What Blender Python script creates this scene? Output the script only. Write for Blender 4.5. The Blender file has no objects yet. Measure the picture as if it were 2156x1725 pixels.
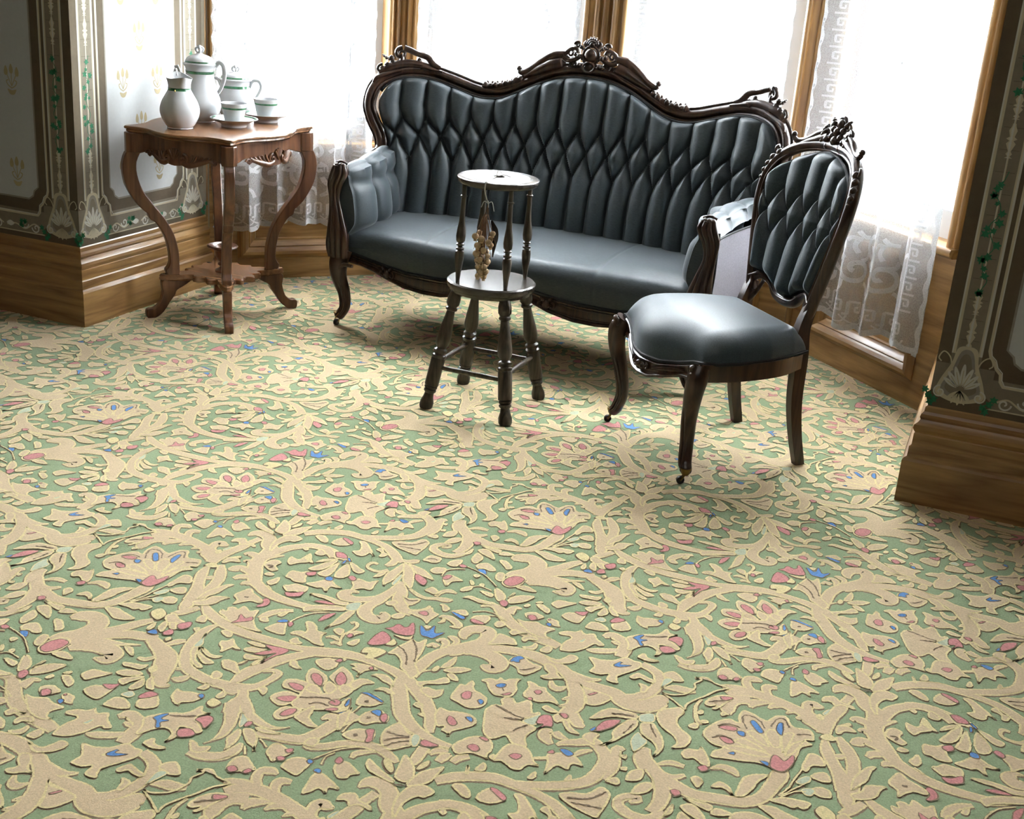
import bpy, math, random
import numpy as np
from mathutils import Matrix, Vector
from mathutils.geometry import tessellate_polygon

random.seed(7)
rng = np.random.default_rng(7)
sc = bpy.context.scene
COL = sc.collection
PI = math.pi

# ---------------------------------------------------------------- camera, sky, exposure
cam_data = bpy.data.cameras.new('camera')
cam_data.sensor_fit = 'HORIZONTAL'
cam_data.sensor_width = 36.0
cam_data.lens = 43.81
cam_data.clip_start = 0.05
cam = bpy.data.objects.new('camera', cam_data)
COL.objects.link(cam)
_f = Vector((-0.33533, 0.8774, -0.34312)); _r = Vector((0.92196, 0.38052, 0.07201)); _u = Vector((-0.19375, 0.2922, 0.93653))
cam.matrix_world = Matrix(((_r.x, _u.x, -_f.x, 0.0), (_r.y, _u.y, -_f.y, 0.0), (_r.z, _u.z, -_f.z, 1.33469), (0, 0, 0, 1)))
sc.camera = cam

world = bpy.data.worlds.new('overcast_sky')
sc.world = world
world.use_nodes = True
wn = world.node_tree.nodes
bgn = wn['Background']
bgn.inputs['Color'].default_value = (0.93, 0.96, 1.0, 1)
bgn.inputs['Strength'].default_value = 44.0
fill_data = bpy.data.lights.new('overhead_fill', 'AREA')  # unseen soft area light added overhead as weak room fill, no fixture
fill_data.shape = 'RECTANGLE'
fill_data.size = 2.6
fill_data.size_y = 2.2
fill_data.energy = 12.0
fill_data.color = (1.0, 0.96, 0.90)
fill_light = bpy.data.objects.new('overhead_fill', fill_data)
fill_light.location = (-0.9, 1.2, 3.06)
COL.objects.link(fill_light)
sc.view_settings.view_transform = 'Standard'
sc.view_settings.look = 'None'
sc.view_settings.gamma = 1.0
sc.view_settings.use_curve_mapping = False
sc.view_settings.exposure = 0.52
sc.cycles.max_bounces = 10
sc.cycles.diffuse_bounces = 5
sc.cycles.glossy_bounces = 3
sc.cycles.transmission_bounces = 6
sc.cycles.transparent_max_bounces = 16
sc.cycles.caustics_reflective = False
sc.cycles.caustics_refractive = False
sc.cycles.sample_clamp_indirect = 6.0


# ---------------------------------------------------------------- small library
def tag(o, label=None, cat=None, group=None, kind=None):
    if label: o['label'] = label
    if cat: o['category'] = cat
    if group: o['group'] = group
    if kind: o['kind'] = kind
    return o


def empty(name, loc, rz=0.0):
    o = bpy.data.objects.new(name, None)
    o.empty_display_size = 0.1
    o.location = loc
    o.rotation_euler = (0, 0, rz)
    COL.objects.link(o)
    return o


def cr(pts, n=6, closed=False):
    """Catmull-Rom through points (any dimension)."""
    P = np.asarray(pts, float)
    m = len(P)
    out = []
    segs = m if closed else m - 1
    t = np.linspace(0, 1, n, endpoint=False)[:, None]
    for i in range(segs):
        if closed:
            p0, p1, p2, p3 = P[(i - 1) % m], P[i], P[(i + 1) % m], P[(i + 2) % m]
        else:
            p0 = P[i - 1] if i > 0 else 2 * P[0] - P[1]
            p1, p2 = P[i], P[i + 1]
            p3 = P[i + 2] if i + 2 < m else 2 * P[-1] - P[-2]
        out.append(0.5 * (2 * p1 + (p2 - p0) * t + (2 * p0 - 5 * p1 + 4 * p2 - p3) * t ** 2 + (3 * p1 - p0 - 3 * p2 + p3) * t ** 3))
    out = np.concatenate(out)
    if not closed:
        out = np.vstack([out, P[-1:]])
    return out


def frames(path, up=None):
    P = np.asarray(path, float)
    T = np.gradient(P, axis=0)
    T /= np.linalg.norm(T, axis=1)[:, None] + 1e-12
    N = np.zeros_like(P)
    B = np.zeros_like(P)
    ref = np.array(up if up is not None else (0, 0, 1.0), float)
    if up is None and abs(T[0] @ ref) > 0.9:
        ref = np.array([1.0, 0, 0])
    n = ref - (ref @ T[0]) * T[0]
    n /= np.linalg.norm(n) + 1e-12
    for i in range(len(P)):
        if up is not None:
            n = ref - (ref @ T[i]) * T[i]
        else:
            n = n - (n @ T[i]) * T[i]
        n = n / (np.linalg.norm(n) + 1e-12)
        N[i] = n
        B[i] = np.cross(T[i], n)
    return T, N, B


class MB:
    def __init__(s):
        s.V = []; s.F = []; s.M = []; s.n = 0

    def add(s, V, F, mi=0):
        V = np.asarray(V, float).reshape(-1, 3)
        s.V.append(V)
        s.F += [tuple(int(i) + s.n for i in f) for f in F]
        s.M += [mi] * len(F)
        s.n += len(V)
        return s

    def grid(s, G, mi=0, closed_u=False, closed_v=False, flip=False):
        """G[a][b] points; quads between."""
        G = np.asarray(G, float)
        a, b = G.shape[:2]
        F = []
        for i in range(a if closed_u else a - 1):
            for j in range(b if closed_v else b - 1):
                q = (i * b + j, i * b + (j + 1) % b, ((i + 1) % a) * b + (j + 1) % b, ((i + 1) % a) * b + j)
                F.append(q[::-1] if flip else q)
        return s.add(G.reshape(-1, 3), F, mi)

    def tube(s, path, r, k=10, mi=0, sx=1.0, sy=1.0, up=None, cap=True):
        P = np.asarray(path, float)
        n = len(P)
        r = np.broadcast_to(np.asarray(r, float), (n,)) if np.ndim(r) == 0 or len(np.atleast_1d(r)) == n else np.interp(np.linspace(0, 1, n), np.linspace(0, 1, len(r)), r)
        T, N, B = frames(P, up)
        a = np.linspace(0, 2 * PI, k, endpoint=False)
        ring = P[:, None] + r[:, None, None] * (np.cos(a)[None, :, None] * N[:, None] * sx + np.sin(a)[None, :, None] * B[:, None] * sy)
        F = []
        for i in range(n - 1):
            for j in range(k):
                F.append((i * k + j, i * k + (j + 1) % k, (i + 1) * k + (j + 1) % k, (i + 1) * k + j))
        if cap:
            F.append(tuple(range(k))[::-1])
            F.append(tuple((n - 1) * k + j for j in range(k)))
        return s.add(ring.reshape(-1, 3), F, mi)

    def sweep(s, prof, path, up=(0, 0, 1), mi=0, closed_prof=True, scale=None):
        """profile (n along N=up-ish, b along B) swept on path."""
        P = np.asarray(path, float)
        T, N, B = frames(P, up)
        pr = np.asarray(prof, float)
        sc_ = np.ones(len(P)) if scale is None else np.asarray(scale, float)
        G = P[:, None] + (pr[None, :, 0, None] * N[:, None] + pr[None, :, 1, None] * B[:, None]) * sc_[:, None, None]
        s.grid(G, mi, closed_v=closed_prof)
        if closed_prof:
            k = len(pr)
            b0 = s.n - len(P) * k
            s.F.append(tuple(b0 + j for j in range(k))[::-1]); s.M.append(mi)
            s.F.append(tuple(b0 + (len(P) - 1) * k + j for j in range(k))); s.M.append(mi)
        return s

    def lathe(s, prof, k=24, o=(0, 0, 0), axis=None, mi=0, sx=1.0, sy=1.0, cap=True):
        """profile [(r,z)] around z through o; axis: (base, tip) to lay it on another line (z in 0..1 * length)."""
        pr = np.asarray(prof, float)
        a = np.linspace(0, 2 * PI, k, endpoint=False)
        if axis is None:
            X, Y, Z = np.array([1.0, 0, 0]), np.array([0, 1.0, 0]), np.array([0, 0, 1.0])
            O = np.asarray(o, float)
        else:
            O = np.asarray(axis[0], float)
            d = np.asarray(axis[1], float) - O
            L = np.linalg.norm(d)
            Z = d / L
            X = np.cross([0, 1.0, 0], Z); X /= np.linalg.norm(X) + 1e-12
            Y = np.cross(Z, X)
            pr = np.stack([pr[:, 0], pr[:, 1] * L], 1)
        G = O + pr[:, None, 0, None] * (np.cos(a)[None, :, None] * X * sx + np.sin(a)[None, :, None] * Y * sy) + pr[:, None, 1, None] * Z
        n0 = s.n
        s.grid(G, mi, closed_v=True)
        if cap and pr[0, 0] > 1e-6:
            s.F.append(tuple(n0 + j for j in range(k))[::-1]); s.M.append(mi)
        if cap and pr[-1, 0] > 1e-6:
            s.F.append(tuple(n0 + (len(pr) - 1) * k + j for j in range(k))); s.M.append(mi)
        return s

    def ell(s, c, r, rot=None, k=10, l=7, mi=0):
        r = np.broadcast_to(np.asarray(r, float), (3,))
        th = np.linspace(0, PI, l)
        ph = np.linspace(0, 2 * PI, k, endpoint=False)
        G = np.stack([np.sin(th)[:, None] * np.cos(ph)[None], np.sin(th)[:, None] * np.sin(ph)[None], np.cos(th)[:, None] * np.ones(k)[None]], -1) * r
        if rot is not None:
            G = G @ np.asarray(rot, float).T
        return s.grid(G + np.asarray(c, float), mi, closed_v=True, flip=True)

    def prism(s, poly, fn, t0, t1, mi=0):
        """2D polygon, fn(a,b,t)->xyz, thickness t0..t1"""
        n = len(poly)
        V = [fn(a, b, t0) for a, b in poly] + [fn(a, b, t1) for a, b in poly]
        F = [tuple(range(n))[::-1], tuple(range(n, 2 * n))] + [(i, (i + 1) % n, n + (i + 1) % n, n + i) for i in range(n)]
        return s.add(V, F, mi)

    def box(s, lo, hi, mi=0, fn=None):
        x0, y0, z0 = lo; x1, y1, z1 = hi
        V = [(x0, y0, z0), (x1, y0, z0), (x1, y1, z0), (x0, y1, z0), (x0, y0, z1), (x1, y0, z1), (x1, y1, z1), (x0, y1, z1)]
        if fn: V = [fn(*v) for v in V]
        F = [(0, 3, 2, 1), (4, 5, 6, 7), (0, 1, 5, 4), (1, 2, 6, 5), (2, 3, 7, 6), (3, 0, 4, 7)]
        return s.add(V, F, mi)

    def build(s, name, mats, parent=None, smooth=True, angle=40, bevel=None):
        V = np.concatenate(s.V) if s.V else np.zeros((0, 3))
        me = bpy.data.meshes.new(name)
        me.from_pydata(V.tolist(), [], s.F)
        if not isinstance(mats, (list, tuple)): mats = [mats]
        for m in mats: me.materials.append(m)
        if len(mats) > 1: me.polygons.foreach_set('material_index', s.M)
        me.validate()
        if smooth:
            me.polygons.foreach_set('use_smooth', [True] * len(me.polygons))
            me.set_sharp_from_angle(angle=math.radians(angle))
        me.update()
        o = bpy.data.objects.new(name, me)
        COL.objects.link(o)
        if parent is not None: o.parent = parent
        if bevel:
            b = o.modifiers.new('bevel', 'BEVEL'); b.width = bevel; b.segments = 2; b.limit_method = 'ANGLE'
        return o


def rotm(ax, ang):
    return np.array(Matrix.Rotation(ang, 3, ax))


# ---------------------------------------------------------------- materials
def new_mat(name):
    m = bpy.data.materials.new(name)
    m.use_nodes = True
    nt = m.node_tree
    return m, nt, nt.nodes['Principled BSDF']


def N_(nt, t, **kw):
    n = nt.nodes.new(t)
    for k, v in kw.items():
        setattr(n, k, v)
    return n


def plain(name, col, rough=0.5, spec=0.5, var=0.0, scale=30.0, bump=0.0, bscale=200.0, sheen=0.0, coat=0.0, metal=0.0, stretch=(1, 1, 1), sheen_tint=None, bdist=0.001):
    m, nt, p = new_mat(name)
    p.inputs['Base Color'].default_value = (*col, 1)
    p.inputs['Roughness'].default_value = rough
    p.inputs['Specular IOR Level'].default_value = spec
    p.inputs['Metallic'].default_value = metal
    p.inputs['Sheen Weight'].default_value = sheen
    p.inputs['Sheen Roughness'].default_value = 0.45
    if sheen_tint: p.inputs['Sheen Tint'].default_value = (*sheen_tint, 1)
    p.inputs['Coat Weight'].default_value = coat
    p.inputs['Coat Roughness'].default_value = 0.15
    tc = N_(nt, 'ShaderNodeTexCoord')
    mp = N_(nt, 'ShaderNodeMapping')
    mp.inputs['Scale'].default_value = stretch
    nt.links.new(tc.outputs['Object'], mp.inputs['Vector'])
    if var > 0:
        nz = N_(nt, 'ShaderNodeTexNoise')
        nz.inputs['Scale'].default_value = scale
        nz.inputs['Detail'].default_value = 4
        nt.links.new(mp.outputs[0], nz.inputs['Vector'])
        rp = N_(nt, 'ShaderNodeValToRGB')
        rp.color_ramp.elements[0].position = 0.3
        rp.color_ramp.elements[1].position = 0.7
        rp.color_ramp.elements[0].color = (*[c * (1 - var) for c in col], 1)
        rp.color_ramp.elements[1].color = (*[min(1, c * (1 + var)) for c in col], 1)
        nt.links.new(nz.outputs['Fac'], rp.inputs['Fac'])
        nt.links.new(rp.outputs['Color'], p.inputs['Base Color'])
    if bump > 0:
        nb = N_(nt, 'ShaderNodeTexNoise')
        nb.inputs['Scale'].default_value = bscale
        nb.inputs['Detail'].default_value = 2
        nt.links.new(mp.outputs[0], nb.inputs['Vector'])
        bp = N_(nt, 'ShaderNodeBump')
        bp.inputs['Strength'].default_value = bump
        bp.inputs['Distance'].default_value = bdist
        nt.links.new(nb.outputs['Fac'], bp.inputs['Height'])
        nt.links.new(bp.outputs['Normal'], p.inputs['Normal'])
    return m


def wood(name, c0, c1, axis='X', rough=0.35, scale=9.0, coat=0.2, ring=14.0, dist=3.0, amount=0.5):
    m, nt, p = new_mat(name)
    tc = N_(nt, 'ShaderNodeTexCoord')
    mp = N_(nt, 'ShaderNodeMapping')
    sv = {'X': (0.09, 1, 1), 'Y': (1, 0.09, 1), 'Z': (1, 1, 0.09)}[axis]
    mp.inputs['Scale'].default_value = sv
    nt.links.new(tc.outputs['Object'], mp.inputs['Vector'])
    nz = N_(nt, 'ShaderNodeTexNoise'); nz.inputs['Scale'].default_value = scale; nz.inputs['Detail'].default_value = 3; nz.inputs['Distortion'].default_value = 0.4
    nt.links.new(mp.outputs[0], nz.inputs['Vector'])
    mul = N_(nt, 'ShaderNodeMath', operation='MULTIPLY'); mul.inputs[1].default_value = ring
    nt.links.new(nz.outputs['Fac'], mul.inputs[0])
    fr = N_(nt, 'ShaderNodeMath', operation='PINGPONG'); fr.inputs[1].default_value = 1.0
    nt.links.new(mul.outputs[0], fr.inputs[0])
    fine = N_(nt, 'ShaderNodeTexNoise'); fine.inputs['Scale'].default_value = scale * 16; fine.inputs['Detail'].default_value = 3
    nt.links.new(mp.outputs[0], fine.inputs['Vector'])
    mx = N_(nt, 'ShaderNodeMix', data_type='FLOAT'); mx.inputs[0].default_value = 0.5
    nt.links.new(fr.outputs[0], mx.inputs[2]); nt.links.new(fine.outputs['Fac'], mx.inputs[3])
    rp = N_(nt, 'ShaderNodeValToRGB')
    rp.color_ramp.elements[0].position = 0.2; rp.color_ramp.elements[1].position = 0.8
    rp.color_ramp.elements[0].color = (*c0, 1); rp.color_ramp.elements[1].color = (*c1, 1)
    nt.links.new(mx.outputs[0], rp.inputs['Fac'])
    nt.links.new(rp.outputs['Color'], p.inputs['Base Color'])
    p.inputs['Roughness'].default_value = rough
    p.inputs['Coat Weight'].default_value = coat
    p.inputs['Coat Roughness'].default_value = 0.2
    bp = N_(nt, 'ShaderNodeBump'); bp.inputs['Strength'].default_value = 0.15; bp.inputs['Distance'].default_value = 0.001
    nt.links.new(fine.outputs['Fac'], bp.inputs['Height']); nt.links.new(bp.outputs['Normal'], p.inputs['Normal'])
    return m


def carpet_mat(name, col, var=0.16):
    m = plain(name, col, rough=0.95, spec=0.1, var=var, scale=260.0, bump=0.5, bscale=420.0, sheen=0.25, bdist=0.0015)
    return m


def lace_mat(name, alpha, col=(0.92, 0.93, 0.95)):
    m, nt, p = new_mat(name)
    out = nt.nodes['Material Output']
    tr = N_(nt, 'ShaderNodeBsdfTransparent')
    df = N_(nt, 'ShaderNodeBsdfDiffuse'); df.inputs['Color'].default_value = (*col, 1)
    tl = N_(nt, 'ShaderNodeBsdfTranslucent'); tl.inputs['Color'].default_value = (*col, 1)
    mx1 = N_(nt, 'ShaderNodeMixShader'); mx1.inputs[0].default_value = 0.14
    nt.links.new(df.outputs[0], mx1.inputs[1]); nt.links.new(tl.outputs[0], mx1.inputs[2])
    mx2 = N_(nt, 'ShaderNodeMixShader')
    tc = N_(nt, 'ShaderNodeTexCoord')
    vo = N_(nt, 'ShaderNodeTexVoronoi'); vo.inputs['Scale'].default_value = 260.0
    nt.links.new(tc.outputs['Object'], vo.inputs['Vector'])
    mr = N_(nt, 'ShaderNodeMapRange'); mr.inputs[1].default_value = 0.1; mr.inputs[2].default_value = 0.6; mr.inputs[3].default_value = max(0, alpha - 0.12); mr.inputs[4].default_value = min(1, alpha + 0.12)
    nt.links.new(vo.outputs['Distance'], mr.inputs[0])
    nt.links.new(mr.outputs[0], mx2.inputs[0])
    nt.links.new(tr.outputs[0], mx2.inputs[1]); nt.links.new(mx1.outputs[0], mx2.inputs[2])
    nt.links.new(mx2.outputs[0], out.inputs['Surface'])
    return m


def glass_mat(name):
    m, nt, p = new_mat(name)
    out = nt.nodes['Material Output']
    tr = N_(nt, 'ShaderNodeBsdfTransparent'); tr.inputs['Color'].default_value = (0.97, 0.98, 0.98, 1)
    gl = N_(nt, 'ShaderNodeBsdfGlossy'); gl.inputs['Roughness'].default_value = 0.02
    mx = N_(nt, 'ShaderNodeMixShader'); mx.inputs[0].default_value = 0.05
    nt.links.new(tr.outputs[0], mx.inputs[1]); nt.links.new(gl.outputs[0], mx.inputs[2])
    nt.links.new(mx.outputs[0], out.inputs['Surface'])
    return m


M = {}
M['c_green'] = carpet_mat('carpet_green_pile', (0.285, 0.36, 0.20))
M['c_beige'] = carpet_mat('carpet_beige_pile', (0.64, 0.49, 0.305), 0.12)
M['c_yellow'] = carpet_mat('carpet_yellow_outline', (0.72, 0.60, 0.31), 0.15)
M['c_brown'] = carpet_mat('carpet_brown_outline', (0.235, 0.17, 0.105), 0.25)
M['c_pink'] = carpet_mat('carpet_pink_pile', (0.60, 0.25, 0.235), 0.18)
M['c_blue'] = carpet_mat('carpet_blue_pile', (0.11, 0.26, 0.56), 0.2)
M['c_pale'] = carpet_mat('carpet_pale_mint_pile', (0.52, 0.56, 0.40), 0.12)
OAK0, OAK1 = (0.225, 0.115, 0.04), (0.43, 0.255, 0.095)
M['oakX'] = wood('golden_oak_lengthwise', OAK0, OAK1, 'X', coat=0.35)
M['oakY'] = wood('golden_oak_crosswise', OAK0, OAK1, 'Y', coat=0.35)
M['oakZ'] = wood('golden_oak_upright', OAK0, OAK1, 'Z', coat=0.35)
M['sash'] = plain('white_sash_paint', (0.62, 0.65, 0.67), 0.4)
M['glass'] = glass_mat('window_glass')
M['plaster'] = plain('pale_plaster', (0.62, 0.60, 0.54), 0.9, var=0.04, scale=3)
M['stone'] = plain('outside_stone', (0.6, 0.58, 0.55), 0.9)
M['lawn'] = plain('darkened_outdoor_lawn', (0.021, 0.0195, 0.020), 0.9, var=0.35, scale=0.4)  # colour set near black to hold down the brightness seen through the windows
M['net'] = lace_mat('lace_net_ground', 0.40, (0.76, 0.78, 0.80))
M['lace'] = lace_mat('lace_woven_motif', 0.78, (0.78, 0.80, 0.82))
M['fabric'] = None
M['walnut'] = wood('dark_walnut', (0.022, 0.011, 0.007), (0.06, 0.03, 0.018), 'Z', rough=0.28, coat=0.5, scale=14)
M['mahogany'] = wood('brown_mahogany', (0.085, 0.035, 0.017), (0.20, 0.088, 0.04), 'Z', rough=0.3, coat=0.5, scale=10)
M['mahoganyX'] = wood('brown_mahogany_top', (0.15, 0.07, 0.032), (0.30, 0.15, 0.07), 'X', rough=0.26, coat=0.5, scale=8)
M['stoolwood'] = wood('weathered_grey_brown_wood', (0.040, 0.032, 0.022), (0.105, 0.084, 0.058), 'Z', rough=0.32, coat=0.4, scale=16)
M['stooltop'] = wood('weathered_grey_brown_seat', (0.045, 0.038, 0.03), (0.10, 0.086, 0.07), 'X', rough=0.25, coat=0.6, scale=12)
M['brass'] = plain('worn_brass', (0.32, 0.22, 0.08), 0.35, metal=1.0)
M['iron'] = plain('dark_caster_wheel', (0.03, 0.022, 0.018), 0.4)
M['china'] = plain('white_glazed_china', (0.80, 0.82, 0.84), 0.12, coat=0.6)
M['china_green'] = plain('green_glaze_band', (0.055, 0.19, 0.09), 0.15, coat=0.6, var=0.3, scale=120)
M['china_gold'] = plain('gilt_glaze', (0.55, 0.38, 0.10), 0.3, metal=0.6)
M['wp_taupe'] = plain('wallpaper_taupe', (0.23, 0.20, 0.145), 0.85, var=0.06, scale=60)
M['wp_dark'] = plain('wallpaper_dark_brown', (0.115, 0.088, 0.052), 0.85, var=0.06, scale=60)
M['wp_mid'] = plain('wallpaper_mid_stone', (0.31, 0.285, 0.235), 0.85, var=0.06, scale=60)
M['wp_field'] = plain('wallpaper_pale_field', (0.60, 0.62, 0.62), 0.85, var=0.02, scale=80)
M['wp_cream'] = plain('wallpaper_cream_line', (0.60, 0.54, 0.38), 0.8)
M['wp_white'] = plain('wallpaper_off_white', (0.66, 0.65, 0.58), 0.8)
M['wp_green'] = plain('wallpaper_ivy_green', (0.02, 0.165, 0.075), 0.8, var=0.3, scale=150)
M['wp_gold'] = plain('wallpaper_ochre_print', (0.45, 0.38, 0.22), 0.7)
M['pod'] = plain('pale_dried_seed_pod', (0.60, 0.44, 0.26), 0.8, var=0.2, scale=90)
M['twig'] = plain('dry_brown_twig', (0.22, 0.12, 0.065), 0.8)
M['string'] = plain('grey_white_string', (0.50, 0.48, 0.44), 0.9)
M['paper'] = plain('aged_white_paper', (0.62, 0.60, 0.60), 0.55)


def fabric_mat(name, col, rough, axis_scale):
    m, nt, p = new_mat(name)
    tc = N_(nt, 'ShaderNodeTexCoord')
    mp = N_(nt, 'ShaderNodeMapping'); mp.inputs['Scale'].default_value = axis_scale
    nt.links.new(tc.outputs['Object'], mp.inputs['Vector'])
    nz = N_(nt, 'ShaderNodeTexNoise'); nz.inputs['Scale'].default_value = 60; nz.inputs['Detail'].default_value = 4
    nt.links.new(mp.outputs[0], nz.inputs['Vector'])
    rp = N_(nt, 'ShaderNodeValToRGB')
    rp.color_ramp.elements[0].position = 0.3; rp.color_ramp.elements[1].position = 0.7
    rp.color_ramp.elements[0].color = (*[c * 0.75 for c in col], 1); rp.color_ramp.elements[1].color = (*[c * 1.3 for c in col], 1)
    nt.links.new(nz.outputs['Fac'], rp.inputs['Fac']); nt.links.new(rp.outputs['Color'], p.inputs['Base Color'])
    p.inputs['Roughness'].default_value = rough
    p.inputs['Sheen Weight'].default_value = 0.5
    p.inputs['Sheen Roughness'].default_value = 0.35
    p.inputs['Sheen Tint'].default_value = (0.85, 0.9, 0.95, 1)
    bp = N_(nt, 'ShaderNodeBump'); bp.inputs['Strength'].default_value = 0.25; bp.inputs['Distance'].default_value = 0.0006
    nt.links.new(nz.outputs['Fac'], bp.inputs['Height']); nt.links.new(bp.outputs['Normal'], p.inputs['Normal'])
    return m


M['fabric'] = fabric_mat('slate_blue_horsehair', (0.054, 0.070, 0.080), 0.46, (1.0, 8.0, 12.0))
M['fabric_chair'] = fabric_mat('dark_slate_horsehair', (0.040, 0.059, 0.070), 0.46, (6.0, 6.0, 6.0))
M['fabric_out'] = plain('grey_mauve_outer_cloth', (0.20, 0.19, 0.22), 0.8, var=0.15, scale=200, bump=0.3, bscale=500)
M['gimp'] = plain('black_braid_gimp', (0.012, 0.014, 0.016), 0.7, bump=0.8, bscale=300)

# ---------------------------------------------------------------- flat patterns (weave, print, lace) as thin geometry
class Flat:
    """Shapes in a 2D sheet; every layer sits a hair above the one before. put() lays the sheet on a surface."""
    def __init__(s, step=0.004, jit=0.0):
        s.V = []; s.T = []; s.M = []; s.n = 0; s.step = step; s.jit = jit

    def _tri(s, V2, T, z, mi):
        V2 = np.asarray(V2, float)
        s.V.append(np.column_stack([V2, np.broadcast_to(z, (len(V2),))]))
        T = np.asarray(T, int).reshape(-1, 3) + s.n
        s.T.append(T); s.M.append(np.full(len(T), mi)); s.n += len(V2)

    def strip(s, C, W, z, mi, off=(0, 0), jit=None, closed=False, ramp=0.0):
        C = np.asarray(C, float) + np.asarray(off)
        W = np.broadcast_to(np.asarray(W, float), (len(C),))
        if closed:
            T = np.roll(C, -1, 0) - np.roll(C, 1, 0)
        else:
            T = np.gradient(C, axis=0)
        T /= np.linalg.norm(T, axis=1)[:, None] + 1e-12
        Nn = np.column_stack([-T[:, 1], T[:, 0]])
        j = s.jit if jit is None else jit
        ja = rng.uniform(-j, j, len(C)); jb = rng.uniform(-j, j, len(C))
        A = C + Nn * (W / 2 + ja)[:, None]; B = C - Nn * (W / 2 + jb)[:, None]
        n = len(C)
        V = np.vstack([A, B])
        i = np.arange(n if closed else n - 1); k = (i + 1) % n
        T1 = np.column_stack([i, n + i, n + k]); T2 = np.column_stack([i, n + k, k])
        zz = z + np.linspace(0, ramp, n)
        s._tri(V, np.vstack([T1, T2]), np.concatenate([zz, zz]), mi)

    def poly(s, P, z, mi):
        P = np.asarray(P, float)
        tr = tessellate_polygon([[Vector((x, y, 0)) for x, y in P]])
        if tr: s._tri(P, tr, z, mi)

    def resample(s, C, step=None, closed=False):
        C = np.asarray(C, float)
        if closed: C = np.vstack([C, C[:1]])
        d = np.concatenate([[0], np.cumsum(np.linalg.norm(np.diff(C[:, :2], axis=0), axis=1))])
        n = max(3, int(d[-1] / (step or s.step)) + 1)
        t = np.linspace(0, d[-1], n, endpoint=not closed)
        return np.column_stack([np.interp(t, d, C[:, k]) for k in range(C.shape[1])])

    def arrays(s):
        return np.concatenate(s.V), np.concatenate(s.T), np.concatenate(s.M)

    def put(s, name, mats, fn, parent=None, smooth=False):
        V, T, Mi = s.arrays()
        X = np.asarray(fn(V[:, 0], V[:, 1], V[:, 2])).T
        return raw(name, X, T, Mi, mats, parent, smooth)


def raw(name, X, T, Mi, mats, parent=None, smooth=False):
    me = bpy.data.meshes.new(name)
    me.vertices.add(len(X)); me.vertices.foreach_set('co', np.ascontiguousarray(X, np.float32).ravel())
    me.loops.add(len(T) * 3); me.loops.foreach_set('vertex_index', np.ascontiguousarray(T, np.int32).ravel())
    me.polygons.add(len(T))
    me.polygons.foreach_set('loop_start', np.arange(0, len(T) * 3, 3, dtype=np.int32))
    for m in mats: me.materials.append(m)
    me.polygons.foreach_set('material_index', np.asarray(Mi, np.int32))
    if smooth: me.polygons.foreach_set('use_smooth', np.ones(len(T), bool))
    me.update(calc_edges=True)
    me.validate()
    o = bpy.data.objects.new(name, me)
    COL.objects.link(o)
    if parent is not None: o.parent = parent
    return o


# ---------------------------------------------------------------- room plan (metres; x along the window wall, y towards it)
XL, XR = -2.93, -0.095
YW = 3.375
A_, B_, C_, D_, E_, F_ = (XL, YW), (-2.945, 4.115), (-2.39, 4.70), (-0.69, 4.70), (XR, 4.115), (XR, YW)
RX0, RX1, RY0, ZC = -4.6, 2.4, -3.0, 3.1


def in_room(x, y):
    m = (x > RX0) & (x < RX1) & (y > RY0) & (y < YW + 0.005)
    bay = (y >= YW - 0.01) & (x > XL) & (x < XR) & (y < 4.70) & ((y - 4.115) < (x + 2.945) * 1.054 + 0.0) & ((y - 4.115) < (XR - x) * 0.983)
    return m | bay


# floor: green pile ground with the woven repeat laid on it
FLOOR = [(RX0, RY0), (RX1, RY0), (RX1, YW), F_, E_, D_, C_, B_, A_, (RX0, YW)]
mb = MB()
mb.prism(FLOOR, lambda a, b, t: (a, b, t), -0.12, 0.0)
floor = mb.build('floor', M['c_green'], smooth=False)
tag(floor, 'green wall-to-wall carpet woven with beige scrolling leaves and small pink and blue flowers', kind='structure')

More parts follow.
